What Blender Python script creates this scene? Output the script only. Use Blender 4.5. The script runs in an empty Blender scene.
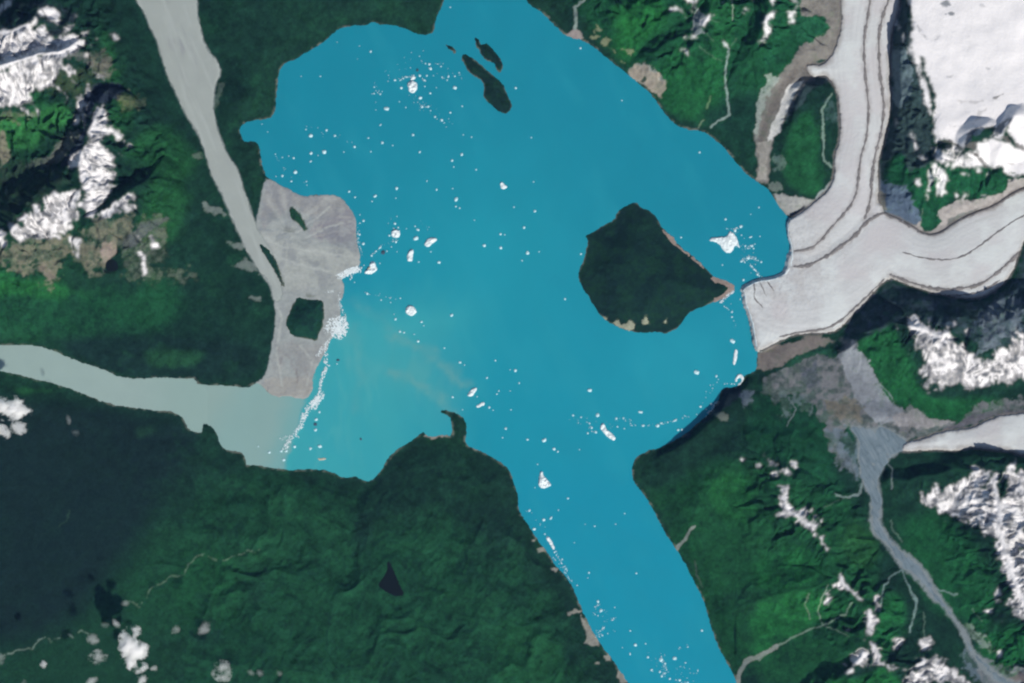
import bpy, math, random
import numpy as np
# ---------------------------------------------------------------- frame: the map is drawn in image pixels, 18 m each
M = 18.0
def wx(x): return (x-512.0)*M
def wy(y): return -(y-341.5)*M
def q(ox, oy, txt, s=7.854):
    out = []
    for t in txt.split():
        a, b = t.split(',')
        out.append((ox+float(a)/s, oy+float(b)/s))
    return out
def T(c, r, txt): return q((0,255,510,764)[c], (0,170,340,508)[r], txt, 3.904)
def I(txt): return q(0, 0, txt, 1.0)
def lin(c):
    c = np.asarray(c, float)/255.0
    return np.where(c <= 0.04045, c/12.92, ((c+0.055)/1.055)**2.4)
def ss(a, b, x):
    t = np.clip((x-a)/(b-a), 0, 1); return t*t*(3-2*t)
# ---------------------------------------------------------------- noise
def vn(x, y, seed):
    xi = np.floor(x).astype(np.int64); yi = np.floor(y).astype(np.int64)
    fx = (x-xi).astype(np.float32); fy = (y-yi).astype(np.float32)
    fx = fx*fx*fx*(fx*(fx*6-15)+10); fy = fy*fy*fy*(fy*(fy*6-15)+10)
    def h(a, b):
        n = (a*374761393 + b*668265263 + seed*1442695041) & 0xffffffff
        n = ((n ^ (n >> 13))*1274126177) & 0xffffffff
        n = ((n ^ (n >> 16))*2246822519) & 0xffffffff
        return ((n >> 8) & 0xffff).astype(np.float32)/65535.0
    a = h(xi, yi); b = h(xi+1, yi); c = h(xi, yi+1); d = h(xi+1, yi+1)
    return (a+(b-a)*fx)*(1-fy)+(c+(d-c)*fx)*fy
def fbm(x, y, seed, octv=4, gain=0.5):
    s = 0; a = 1.0; t = 0
    for k in range(octv):
        s = s+a*(vn(x*2**k+17.3*k, y*2**k-9.1*k, seed+k)-0.5)*2; t += a; a *= gain
    return s/t*1.4
def ridged(x, y, seed, octv=4, gain=0.5):
    s = 0; a = 1.0; t = 0
    for k in range(octv):
        s = s+a*(1-np.abs(2*vn(x*2**k+31.7*k, y*2**k+5.3*k, seed+k)-1)); t += a; a *= gain
    return s/t
# ---------------------------------------------------------------- distance fields on a tensor grid xs, ys
def chaikin(p, n=1, closed=True):
    p = np.asarray(p, float)
    for _ in range(n):
        nx = np.roll(p, -1, 0) if closed else p[1:]
        b = p if closed else p[:-1]
        o = np.empty((2*len(b), 2)); o[0::2] = b*.75+nx*.25; o[1::2] = b*.25+nx*.75
        if not closed: o = np.vstack([p[:1], o, p[-1:]])
        p = o
    return p
def sub(xs, ys, p, pad):
    i0, i1 = np.searchsorted(xs, [p[:,0].min()-pad, p[:,0].max()+pad])
    j0, j1 = np.searchsorted(ys, [p[:,1].min()-pad, p[:,1].max()+pad])
    return i0, i1, j0, j1
def seg_d2(X, Y, a, b):
    dx, dy = b[0]-a[0], b[1]-a[1]
    L = dx*dx+dy*dy+1e-9
    t = np.clip(((X-a[0])*dx+(Y-a[1])*dy)/L, 0, 1)
    ex = X-a[0]-t*dx; ey = Y-a[1]-t*dy
    return ex*ex+ey*ey, t
def sd_poly(xs, ys, poly, pad=8.0, smooth=0, warp=None):
    """signed distance in px, positive inside; full-size array holding -pad away from the polygon"""
    p = chaikin(poly, smooth) if smooth else np.asarray(poly, float)
    out = np.full((len(ys), len(xs)), -pad, np.float32)
    i0, i1, j0, j1 = sub(xs, ys, p, pad)
    if i1 <= i0 or j1 <= j0: return out
    X, Y = np.meshgrid(xs[i0:i1].astype(np.float32), ys[j0:j1].astype(np.float32))
    if warp is not None:
        X = X+warp[0][j0:j1, i0:i1]; Y = Y+warp[1][j0:j1, i0:i1]
    d = np.full(X.shape, 1e12, np.float32); ins = np.zeros(X.shape, bool)
    n = len(p)
    for k in range(n):
        a = p[k]; b = p[(k+1) % n]
        dd, _ = seg_d2(X, Y, a, b); np.minimum(d, dd, out=d)
        if a[1] != b[1]:
            c = (a[1] > Y) != (b[1] > Y)
            ins ^= c & (X < (b[0]-a[0])*(Y-a[1])/(b[1]-a[1])+a[0])
    d = np.sqrt(d)
    out[j0:j1, i0:i1] = np.maximum(np.where(ins, d, -d), -pad)
    return out
def d_line(xs, ys, pts, pad=8.0, warp=None):
    """distance to a polyline (px), pad away from it"""
    p = np.asarray(pts, float)
    out = np.full((len(ys), len(xs)), pad, np.float32)
    i0, i1, j0, j1 = sub(xs, ys, p, pad)
    if i1 <= i0 or j1 <= j0: return out
    X, Y = np.meshgrid(xs[i0:i1].astype(np.float32), ys[j0:j1].astype(np.float32))
    if warp is not None:
        X = X+warp[0][j0:j1, i0:i1]; Y = Y+warp[1][j0:j1, i0:i1]
    d = np.full(X.shape, 1e12, np.float32)
    for k in range(len(p)-1):
        dd, _ = seg_d2(X, Y, p[k], p[k+1]); np.minimum(d, dd, out=d)
    out[j0:j1, i0:i1] = np.minimum(np.sqrt(d), pad)
    return out
# ================================================================ the map
LAKE = (I("430,-400 455,-200 430,-90 448,-30 444.5,0 440.7,10 435.6,19 434,32 430,35 419,35 411,31 398.5,26.4 388,25 380.5,25 373,22 365,26 350,26 339.5,28.7 332,34.6 325.4,41 314,48.7 303.7,54 296,60 285.7,62.8 280.6,68 278,77 277,92 275.5,107.6 273,116.5 265,119 255,120.5 246,121.7 239.5,128 241,136 246,142 254,141 259,144 260.7,158.6 262.6,166 266,176 273,181 280.6,185 293.4,191.8 303.7,197 314,194.8 324,194.8 334.4,194.8 342,198 348.5,205.9 353.6,213.5 356,221 356,234 357.5,244 360,254.5 360.5,264.8 356,270 349.8,275 340.8,278.9 344.7,285 343.4,295.5 339.5,303 341,312 338,326 333,336 329,345 326,352 320,361 316,369 312.4,377 313.7,386.5 311,394 306,399 298,399 288,396 278,397 268,393 262,386 256,383 248.5,388 236,386.6 218,385.6 202,385 192,382 176.7,383.5 159,383 141,385 123,384 107.6,379.7 95,372 77,367 61.5,360 51,355 38,350.8 15,349.7 0,350 -60,342 -300,330 -300,352 -60,360 0,363 11.5,366 25.6,372 46,376.6 50,374 54,379.7 74,384 89.6,391 105,398.4 120,402.8 143.4,404.5 166.5,403.5 184.4,403.5 192,407 194.7,414.3 190.8,420.7 191,426 202,422.5 212.6,427 217.7,434.8 219,443.7 225,448.9 235.7,452 243,452 246,460.4 246,465.5 255,464.7 270.4,468 288,470 303.7,468.6 321.6,469.4 334.4,472.7 344.7,478.3 355,475.8 365,481.4 371.5,481 378,474.5 384.4,465.5 388,457.8 398.4,448.9 408.7,442.5 419,434.8 422.8,431.7 429,436.8 445.8,434.8 452,437 451.7,424.5 449.7,416.8 440.7,413 440.7,409.7 445.8,409.7 457.4,413 465,419.4 467.6,429.7 465,440 466.3,445 480.4,450.7 490.7,456.5 498.3,460.4 509,468 512,477.3 516,488.7 519,497.7 518,504 519.5,511.5 526.5,522 533,533 542,546 550.7,557 557,567.5 564.7,575 571,584 578,600 587,620.7 597,638.6 610,656.6 622.7,674.5 629,683 650,712 700,790 800,900 900,1100 960,1080 880,890 790,780 752,712 736.7,683 727.7,664 717.5,646 709.8,623 704.7,603 697,587.4 686.7,567 676.5,550 666,533.6 658.6,521 652,508 643,492.4 634,483.4 631.7,473 632.4,463 636.8,456.5 645.8,451.4 661,447.6 674,441 689.3,431 702,419.4 712.4,410.4 718.8,399 722.6,387.4 735.4,387 740,384 744.4,375.5 754.6,371 756.5,368 757,357.6 758,350 770,340 780,320 790,300 800,280 805,260 800,235 794,220 789,217.7 782,210 776,202.4 770.6,192 761.6,184.6 751.5,178 740,168 727.7,151 715,139.6 704.7,132 686.7,129.4 676.5,125.5 666,115 660,107.6 653.4,96 638,83 627.8,74.3 612.5,62.8 594.5,47.4 581.7,39.7 571.5,38.4 562.5,33.3 552.3,23 545.9,15.4 538,10 529,5 526.6,0 512,-30 500,-90 520,-200 500,-400"))
LEFT_RIVER = I("-300,325 -60,338 0,346 15,345 38,346 55,351 77,362 97,367 123,379 160,378 205,379 205,432 190,432 180,412 143,409 105,403 74,389 40,380 0,370 -60,366 -300,358")
ISLAND_BIG = T(2,1,"480,125 500,130 515,150 545,160 570,180 585,215 610,240 630,270 660,295 690,320 725,345 750,370 780,400 800,425 850,440 878,460 830,500 800,512 760,530 715,548 690,570 665,605 640,625 600,642 590,630 545,635 490,635 430,618 380,592 350,565 325,530 300,485 275,445 263,410 275,375 290,350 300,300 305,264 288,258 335,240 360,215 410,195 415,170 440,145")
ISLAND_N = T(1,0,"815,208 840,222 880,250 900,270 940,300 970,330 985,370 1005,410 1000,430 975,448 940,425 910,400 890,380 895,360 890,320 870,305 840,290 820,260 803,225")
ISLAND_NE = T(1,0,"855,142 875,155 885,180 900,165 915,175 940,205 960,235 968,260 960,283 945,275 935,245 900,235 880,205 862,175")
ISLET = T(1,0,"743,172 765,178 787,200 782,210 755,192")
DELTA_KNOLL = q(250,290,"370,50 450,70 500,75 580,80 580,150 583,230 570,290 545,330 530,400 480,395 400,375 330,360 295,310 282,265 290,215 320,150 345,100")
NW_RIVER = (I("120,-300 118,-60")+T(0,0,"530,0 565,50 580,90 610,150 630,210 640,260 690,370 720,440 760,500 790,560 810,620 825,683")+T(0,1,"860,80 890,150 920,220 960,310 1010,390")+T(1,1,"30,410 62,450 76,520 110,500 100,440 118,455 100,390 60,310 35,270 12,240")+T(0,1,"1000,215 990,190 970,130 945,60 930,0")+T(0,0,"890,610 860,540 840,470 830,400 840,330 862,285 850,240 810,200 785,130 770,60 770,0")+I("192,-60 185,-300"))
DELTA = (I("256,229 256,221 260,203 265,178 273,181 280.6,185 293.4,191.8 303.7,197 324,194.8 334.4,194.8 342,198 348.5,205.9 353.6,213.5 356,221 356,234 357.5,244 360,254.5 360.5,264.8 356,270 349.8,275 340.8,278.9 344.7,285 343.4,295.5 339.5,303 341,312 338,326 333,336 329,345 326,352 320,361 316,369 312.4,377 313.7,386.5 311,394 306,399 298,399 288,396 278,397 268,393 262,386 254,384 265,377 269,361 275,328 275.5,309 272,290 262,275"))
GL_N = (I("850,-400 838,-60 840,0 842,22 838,38 832,56 822,65 808,64 805,68 812,78 820,75 829,77 836.6,90.6 839,111 840,131 838,147 834,153 834,178 828,189.7 816,201 805,210 796,216 788,220 787,232 790.5,244 792,258 790,268 802,269 811,266 821.5,262 831.7,256 842,248 849.5,243 859,235 866,227 875,218 883.5,214 878,206 878.4,188 877.7,162.7 880.5,153.7 887,128 890.8,102 889.5,77 889.5,51 892,30.7 898.5,12.8 899.8,0 906,-60 930,-400"))
GL_E = (I("790,267 802,267 811,263.7 821.5,259 831.7,253 842,245 849.5,240 859.7,231 866,223 874,216 883.5,212.4 896,217.5 911.5,225 921.7,232.8 932,234.7 942,231.5 953,223 973,212.4 993,206 1008.6,194.6 1024,187 1100,160 1400,100 1400,190 1100,212 1026,236 1020,249 1012.5,272.5 999.7,288 981.7,298 958.7,298.5 930.5,292 907.4,284.3 894.6,279 889.5,277.6 876.7,287.8 864,303 848.5,318.6 838,330 825.5,333 802,333 784.5,338 770,346 759,351 755,343.7 752.3,324.6 748,310.6 744.7,303 744,292.7 741.5,289.5 749,284.5 757,280.5 769,279 778,277 785,272.7"))
GL_SE = q(894,360,"80,655 160,630 250,610 360,560 560,540 640,520 720,470 850,430 1024,420")+I("1120,395 1400,380 1400,450 1120,462")+q(894,440,"1024,125 900,85 690,68 620,55 540,72 480,85 400,75 200,78 70,92 60,60")
OUTWASH = T(3,2,"325,335 400,345 480,340 560,395 545,430 500,450 460,500 440,560 458,620 456,683")+T(3,3,"456,0 454,60 478,108 515,140 536,165 596,210 638,255 662,312 698,356 738,420 786,485 806,540 846,580 886,625 930,660 1020,690 1010,705 920,690 866,640 830,600 794,550 778,494 732,432 694,380 646,346 614,292 560,250 525,220 490,160 450,120 420,90 415,0")+T(3,2,"415,683 420,620 400,580 380,540 370,480 375,420 360,380")
POND = T(1,3,"520,200 540,240 560,290 587,342 540,342 505,322 478,300 500,275 515,240")
TARN = q(0,240,"830,200 845,165 880,150 915,165 935,210 925,240 880,250 840,240")
SNOWFIELD = I("905,-300 906,0 911,8 912,20 909,38 907,46 913,58 917,72 920,85 921,100 926,112 931,118 934,105 933,115 932,128 936,142 944,141 950,143 960,150 967,160 985,168 1003,168 1024,180 1100,158 1400,90 1400,-300")

GLACIAL = [GL_N, GL_E, GL_SE]
def valley(X, Y):
    r = np.hypot(X-770, Y-270)
    e = 38+0.7*np.clip(r-22, 0, 700)
    return np.where(X > 735, e, 3.0+0*X)
RIDGES = [ # points (px), heights (m), slope on the left and on the right of the direction of travel
 ("-90,90 -40,82 0,70 20,62 45,55 60,53 72,46 82,38", [960,1000,1060,1080,1080,1060,960,840], 1.7, .52),
 ("-90,50 -40,40 0,31 15,29 25,25 35,20 42,9 55,8", [900,900,900,920,920,930,900,800], 1.15, .16),
 ("104,104 97,118 92,130 88,145 83,158 78,172 80,190 78,203", [850,930,960,970,970,970,980,960], .42, 1.02),
 ("78,186 68,190 45,196 30,210 18,224 4,238 -40,258 -90,270", [950,960,970,960,940,920,900,800], .46, .84),
 ("90,219 105,211 120,201 135,190 150,178 160,166", [930,940,930,860,760,600], 1.45, .6),
 ("118,240 122,258 120,275", [520,470,300], .3, .5),
 ("128,182 148,162 160,140 170,118 180,98", [560,520,480,420,300], .85, .30),
 ("602,2 625,14 650,8 672,6 690,-12 700,-60", [520,620,700,760,800,850], .35, .55),
 ("636,66 652,54 672,42 694,36 704,22 712,0 720,-60", [330,500,640,740,790,820,850], 1.1, .42),
 ("690,36 706,45 724,50", [740,620,430], .45, .45),
 ("724,92 740,62 752,44 762,28 770,8 776,-12 790,-60", [300,520,680,780,820,840,860], 1.05, .42),
 ("776,170 784,140 793,115 804,92 820,83", [170,330,440,450,330], 1.15, .32),
 ("832,84 833,110 832,140", [250,270,240], .5, .4),
 ("968,143 978,131 990,134 1001,138 1012,116", [980,1020,960,1020,1010], 1.3, .5),
 ("908,225 915,200 922,175 930,160 940,160", [300,480,620,760,840], .5, .6),
 ("846,350 858,339 875,330 895,323 916,330", [290,420,580,650,700], 1.15, .45),
 ("916,330 940,337 965,324 985,333 1005,320 1050,314 1120,302", [700,720,690,720,710,720,760], .74, .45),
 ("889,478 912,480 935,477 955,467 975,470 990,461 1010,466 1050,458 1150,450", [330,400,440,480,500,540,540,600,650], 1.15, .40),
 ("985,468 998,500 1000,540 1012,580 1032,620 1060,700", [560,680,760,780,780,760], .4, .5),
 ("745,452 765,460 786,474 783,490 788,510 808,524 828,545 838,575 850,588 868,610 868,640 884,664 905,700", [380,500,620,620,640,640,620,600,610,640,690,720,700], .42, .45),
 ("770,735 790,714 818,692 846,674 864,652", [460,520,580,640,690], .84, .40),
 ("664,462 688,446 708,432 722,417 736,403 752,412 770,425", [90,150,185,195,190,190,200], .92, .12),
 ("745,452 725,470 705,495 690,520", [380,330,280,200], .35, .4),
 ("838,575 800,590 760,600 730,612", [600,480,360,220], .5, .35),
 ("600,2 580,18", [520,300], .5, .5),
]
def ridge_h(xs, ys, R):
    p = np.array(I(R[0])); hh = R[1]; sl, sr = R[2], R[3]
    reach = max(hh)/(min(sl, sr)*M)+2
    out = np.full((len(ys), len(xs)), -500.0, np.float32); outg = np.zeros((len(ys), len(xs), 2), np.float32)
    i0, i1, j0, j1 = sub(xs, ys, p, reach)
    if i1 <= i0 or j1 <= j0: return out, outg
    X, Y = np.meshgrid(xs[i0:i1].astype(np.float32), ys[j0:j1].astype(np.float32))
    X = X+3.2*fbm(X/22, Y/22, 5, 3); Y = Y+3.2*fbm(X/22, Y/22, 9, 3)
    best = np.full(X.shape, -500.0, np.float32); arc = np.zeros(X.shape, np.float32); dist = np.zeros(X.shape, np.float32); run = 0.0
    for k in range(len(p)-1):
        a, b = p[k], p[k+1]
        dd, t = seg_d2(X, Y, a, b); d = np.sqrt(dd)
        cr = (b[0]-a[0])*(Y-a[1])-(b[1]-a[1])*(X-a[0])
        L = math.hypot(b[0]-a[0], b[1]-a[1])
        f = np.clip(cr/(L*np.maximum(d, .8)), -1, 1)*.5+.5
        s = sl+(sr-sl)*f
        h = hh[k]+(hh[k+1]-hh[k])*t-s*M*(np.sqrt(d*d+1.0)-1.0)
        up = h > best; best[up] = h[up]
        sgn = np.where(f > .5, 1.0, -1.0)*hh[0]
        arc[up] = (run+t*L+sgn)[up]; dist[up] = d[up]; run += L
    q1 = arc/13+.9*fbm(X/16, Y/16, 21, 3); q2 = arc/5.2+.8*fbm(X/8, Y/8, 23, 2)
    G = .74*(1-np.abs(2*vn(q1, dist/55, 25)-1))+.26*(1-np.abs(2*vn(q2, dist/26, 27)-1))-.52     # spurs (+) and gullies (-) running down from the crest
    q3 = arc/2.5+.7*fbm(X/5, Y/5, 29, 2); q4 = arc/4.1+.8*fbm(X/9, Y/9, 35, 2)
    GF = .5*(1-np.abs(2*vn(q3, dist/15, 37)-1))+.5*(1-np.abs(2*vn(q4, dist/22, 39)-1))-.5
    outg[j0:j1, i0:i1, 0] = G*ss(1.5, 9, dist); outg[j0:j1, i0:i1, 1] = GF*ss(.5, 4, dist)
    out[j0:j1, i0:i1] = best
    return out, outg
# ================================================================ terrain grid
def axis(lo, hi, far):
    mid = np.arange(lo, hi+.5, 1.0); out = [mid]
    st, v, a = 1.6, 0.0, []
    while v < far: v += st; st *= 1.16; a.append(v)
    a = np.array(a)
    return np.concatenate([(lo-a)[::-1], mid, hi+a])
xs = axis(-56, 1080, 5200); ys = axis(-56, 740, 5200)
X, Y = np.meshgrid(xs.astype(np.float32), ys.astype(np.float32))
W1 = (1.3*fbm(X/9, Y/9, 101, 3)+.5*fbm(X/2.6, Y/2.6, 107, 2), 1.3*fbm(X/9, Y/9, 103, 3)+.5*fbm(X/2.6, Y/2.6, 109, 2))   # ragged natural edges
def warp0(X, Y): return (.55*fbm(X/5, Y/5, 111, 3)+.5*fbm(X/1.9, Y/1.9, 115, 2), .55*fbm(X/5, Y/5, 113, 3)+.5*fbm(X/1.9, Y/1.9, 117, 2))
W0 = warp0(X, Y)
WM = (1.7*fbm(X/6, Y/6, 131, 3)+1.1*fbm(X/2.3, Y/2.3, 137, 2), 1.7*fbm(X/6, Y/6, 133, 3)+1.1*fbm(X/2.3, Y/2.3, 139, 2))
WS = (2.4*fbm(X/7, Y/7, 121, 3)+1.0*fbm(X/2.2, Y/2.2, 127, 2), 2.4*fbm(X/7, Y/7, 123, 3)+1.0*fbm(X/2.2, Y/2.2, 129, 2))
FAR = 60.0
def pn(a, b): return a*np.clip(b, 0, 1)
sd_lake = np.maximum(sd_poly(xs, ys, LAKE, FAR, 1, W0), sd_poly(xs, ys, LEFT_RIVER, FAR, 1, W0))
sd_flat = np.maximum.reduce([sd_poly(xs, ys, p, FAR, 1) for p in (GL_N, GL_E, GL_SE, OUTWASH, NW_RIVER, DELTA)])
sd_ice = np.maximum.reduce([sd_poly(xs, ys, p, FAR, 1) for p in (GL_N, GL_E, GL_SE)])
dland = -sd_lake
hm = np.full(X.shape, -500.0, np.float32)
GUL = np.zeros(X.shape, np.float32); GFI = GUL.copy()
for R in RIDGES:
    rh, rg = ridge_h(xs, ys, R); up = rh > hm; hm[up] = rh[up]; GUL[up] = rg[up][:, 0]; GFI[up] = rg[up][:, 1]
# the ice-field plateau
sdp = sd_poly(xs, ys, SNOWFIELD, 60, 1, W1)
plat = 720+1.6*np.clip(sdp, 0, 60)+45*fbm(X/70, Y/70, 31, 3)+9*fbm(X/18, Y/18, 33, 2)+np.minimum(sdp, 0)*M*.58
hm = np.maximum(hm, np.where(sdp > -59, plat, -500))
# low forested hills
lowland = 45+30*fbm(X/60, Y/60, 41, 3)
hills = 185*ridged((X+.55*Y)/62+.5*fbm(X/50, Y/50, 45, 2), (Y-.55*X)/46+.5*fbm(X/50, Y/50, 46, 2), 43, 4, .45)
n_h = fbm(X/30, Y/30, 48, 2)
region = ss(430, 540, Y)*ss(120, 260, X)*(1-ss(600, 640, X))
hills = hills+34*ridged((X+.8*Y)/15+.6*n_h, (Y-.8*X)/26+.6*n_h, 49, 3)*region
lowland = lowland+hills*(0.12+0.88*region)
slopeN = 170*ss(520, 620, X)*(1-ss(150, 240, Y))
slopeE = 140*ss(640, 700, X)*ss(380, 420, Y)
band = 200*ss(345, 225, Y)*ss(190, 120, X)*(1-ss(30, -200, Y)*0)
far_m = ss(120, 900, np.maximum.reduce([-X, X-1024, -Y, Y-683]))*900*ridged(X/160, Y/160, 47, 5)
lowland = lowland+slopeN+slopeE+band+far_m
k = 60.0; hm0 = hm.copy()
m = np.maximum(hm, lowland); hm = m+k*np.log(np.exp((hm-m)/k)+np.exp((lowland-m)/k))
amp = np.clip((hm-130)/520, .0, 1.0)
n0 = fbm(X/11, Y/11, 55, 2)
drain = ridged((X+3*fbm(X/14, Y/14, 51, 2))/30, (Y+3*fbm(X/14, Y/14, 53, 2))/30, 57, 4, .55)-.62
ridge_on = ss(-40, 60, hm0-lowland)
hm = hm+amp*ridge_on*ss(0, -8, sdp)*(245*GUL+46*GFI)
hm = hm+amp*(78*drain+10*(ridged((X+2*n0)/8.5, (Y-2*n0)/8.5, 67, 2)-.6))*(1-.9*ss(-2, 10, sdp))+5*fbm(X/7, Y/7, 61, 3)*(1-ss(-2, 6, sdp)*.85)
zv = valley(X, Y)
w = ss(0, np.where(X < 450, 45, np.where(Y > 430, 8, 11)), -sd_flat)
h = zv+np.maximum(hm-zv, 4)*w+2.5*fbm(X/8, Y/8, 63, 3)*(1-w)
sharp = ss(640, 665, X)*ss(765, 745, X)*ss(360, 380, Y)*ss(475, 455, Y)
ramp = ss(0.2, 26-18*sharp, dland)
h = np.where(dland > 0, np.minimum(dland*6, 3)+h*np.where(sd_flat > -2, np.clip(dland/1.6, 0, 1), ramp), np.maximum(dland*9, -45))
h = np.where(sd_ice > .5, np.minimum(h, zv-25), h)
sd_pond = np.maximum(sd_poly(xs, ys, POND, 12, 1, W0), sd_poly(xs, ys, TARN, 12, 1))
POND_Z = float(np.median(h[sd_poly(xs, ys, POND, 3, 1) > 0])); TARN_Z = float(np.median(h[sd_poly(xs, ys, TARN, 3, 1) > 0]))
pz = np.where(X < 200, TARN_Z, POND_Z)
h = np.where(sd_pond > -10, (pz-3*sd_pond)*(1-ss(0, 10, -sd_pond))+h*ss(0, 10, -sd_pond), h)
h = np.where(sd_pond > 0, pz-4*sd_pond-1, h).astype(np.float32)

# ================================================================ land cover (albedo of what grows or lies there, with some shadow painted in)
n1 = fbm(X/5, Y/5, 201, 4); n2 = fbm(X/26, Y/26, 203, 4); n3 = fbm(X/2.3, Y/2.3, 205, 2)
n6 = fbm(X/5.5, Y/5.5, 213, 4)
nr = ridged(X/9+.4*n2, Y/9, 207, 3)-.62
C = np.empty(X.shape+(3,), np.float32)
C[:] = lin((25, 58, 50))
def paint(mask, col):
    col = lin(col) if not isinstance(col, np.ndarray) or col.ndim == 1 else col
    C[:] = C+(np.asarray(col, np.float32)-C)*mask[..., None].astype(np.float32)
def blob(txt, col, soft=14, a=1.0, amp=6):
    sd = sd_poly(xs, ys, I(txt), soft*2.2+amp, 2)
    paint(a*ss(-soft, soft, sd+amp*n2), col)
def area(poly, col, f=1.0, amp=1.5, a=1.0, warp=W1, noise=None):
    f = max(f, .45*amp)
    sd = sd_poly(xs, ys, poly, 12, 0, warp)
    if amp >= 4: a = a*(.42+.58*ss(-.45, .45, n6))
    paint(a*ss(-f, f, sd+amp*(n1 if noise is None else noise))*(sd > -11.9), col)
def line(pts, wd, col, a=1.0, broken=0.0, warp=W1):
    wd *= .85; a *= .85
    d = d_line(xs, ys, pts, wd+6, warp)
    mk = 1-ss(wd*.5-.5, wd*.5+.7, d)
    if broken: mk = mk*ss(-.35, .35, fbm(X/5, Y/5, 301, 2)+1-2*broken)
    paint(a*mk, col)
# --- broad vegetation
blob("-400,-400 -400,900 200,900 180,420 60,200 -20,-400", (28, 66, 52), 30)
blob("190,-60 440,-60 440,40 330,60 260,125 215,60", (27, 62, 53), 10)
blob("-60,395 60,395 180,415 205,450 150,520 110,575 60,640 -60,650", (24, 45, 49), 20)
blob("60,330 260,335 262,380 120,380 60,352", (24, 50, 50), 7)
blob("-40,255 60,285 120,290 170,270 190,310 150,335 -40,335", (29, 78, 56), 12)
blob("-40,265 50,286 100,288 100,298 -40,296", (36, 97, 58), 7)
blob("225,470 300,480 370,490 340,560 280,620 170,640 110,600 170,540", (30, 74, 55), 16)
blob("300,560 420,520 500,540 580,640 600,720 300,720 160,700 200,640", (28, 72, 54), 18)
blob("180,555 235,545 240,620 200,625 170,600", (30, 80, 54), 12, .8)
blob("500,610 560,640 575,700 490,700", (32, 82, 56), 9, .8)
blob("140,348 208,345 205,365 150,372", (38, 83, 60), 5, .8)
blob("132,428 155,420 168,432 140,442", (36, 70, 58), 4, .8)
blob("10,385 60,388 58,394 10,396", (38, 90, 58), 3, .8)
blob('-40,118 20,115 42,112 62,102 72,112 70,124 52,134 40,146 10,150 -40,150', (52, 116, 70), 4, .95, 3)
blob('24,92 44,92 48,108 36,116 26,106', (38, 92, 60), 3, .8, 3)
for t in ("118,150 170,120 200,160 180,235 150,250 135,240 140,210 160,170", "100,20 130,80 140,120 110,150 110,60"):
    blob(t, (32, 80, 52), 9)
blob("560,-60 830,-60 800,60 760,120 740,150 660,100 640,78 600,45 575,10", (28, 80, 56), 10)
blob("612,0 660,-10 668,18 640,50 622,60 612,35", (36, 103, 58), 7)
blob("668,52 700,42 728,52 726,118 690,120 655,100 655,75", (32, 92, 58), 7)
blob("702,-40 730,-40 735,40 722,60 706,45", (36, 95, 62), 6)
blob("735,90 775,100 760,170 735,150 705,128 700,115", (27, 66, 56), 7)
blob("755,60 780,50 790,20 765,40", (30, 86, 58), 6)
blob("790,130 810,100 820,130 822,180 815,200 790,185 780,165", (32, 87, 58), 5)
blob("648,500 690,470 745,450 800,480 860,500 880,560 870,680 740,690 700,590 665,525", (30, 80, 54), 10)
blob("700,480 750,470 760,500 740,530 715,510", (34, 92, 56), 7)
blob("745,600 800,590 850,600 850,612 790,640 748,665", (36, 101, 60), 6)
blob("755,560 800,540 830,570 790,590 755,590", (32, 92, 56), 7)
blob("840,515 872,520 880,560 850,570", (38, 86, 54), 7)
blob("820,672 900,668 905,700 820,700", (36, 103, 60), 4)
blob("880,600 905,590 910,630 890,640 880,660 872,640", (34, 97, 60), 5)
blob("900,515 960,520 985,570 1000,600 985,640 940,620 905,560", (31, 88, 58), 9)
blob("980,630 1030,620 1030,680 1000,690 985,670", (32, 95, 60), 6)
blob("846,345 892,325 905,350 920,400 1000,395 1005,410 950,425 905,415 870,390", (32, 92, 58), 6)
blob("893,150 940,160 990,165 1010,185 980,205 945,200 935,232 920,235 905,200 888,180", (30, 87, 62), 5)
blob("780,380 840,400 860,430 830,470 850,500 800,480 760,450 740,430", (27, 76, 56), 10)
# --- mottled canopy: stands of differing age
calm = 1-.8*ss(200, 120, X)*ss(380, 420, Y)
paint(.28*calm*ss(.05, .9, n2+.5*n1), (33, 80, 56)); paint(.35*calm*ss(.1, .9, -n2+.4*n1), (22, 47, 47))
# --- rock, scree, scrub and painted ridge shadow
ROCK = (108, 106, 108); ROCK_SHADOW = (44, 52, 68); TAN = (118, 117, 101); GREY = (120, 126, 132)  # the darkest tone mixes rock with painted ridge shadow
area(I("-60,262 0,250 30,240 60,236 92,240 100,252 104,264 96,272 84,264 70,257 62,264 58,274 54,286 47,284 44,272 36,264 26,272 18,266 0,266 -60,275"), TAN, 2.5, 9, .85)
area(q(0,240,"300,190 380,200 440,290 420,350 380,330 340,250"), (126,121,109), 1.5, 2)
area(q(0,240,"200,150 260,160 250,250 300,260 200,280 160,260 190,200"), TAN, 2, 5, .6)
area(q(0,240,"640,130 700,170 760,250 820,220 800,290 700,270"), TAN, 2, 4, .6)
area(q(0,240,"810,20 900,10 915,100 870,150 820,170 800,90"), (137,127,119), 1.2, 1.5)
area(q(80,160,"150,450 250,470 400,430 430,520 400,620 320,683 150,683 60,560"), TAN, 2, 5, .75)
area(q(80,160,"330,683 380,590 480,500 600,470 700,460 640,500 520,590 450,683"), (70,76,84), 1.5, 2, .9)
area(q(80,160,"470,683 540,560 640,540 700,600 690,683"), (92,104,92), 2, 5, .7)
area(T(0,1,"540,190 640,180 660,260 650,330 600,400 730,400 760,420 560,430 500,420 480,300"), (98,106,92), 3, 9, .6)
area(q(0,80,"0,280 100,250 260,260 300,280 150,330 0,340"), TAN, 1.8, 5, .6)
area(q(0,80,"0,380 40,400 70,520 95,600 60,665 20,680 0,620"), (128,124,108), 1.5, 2, .9)
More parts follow.
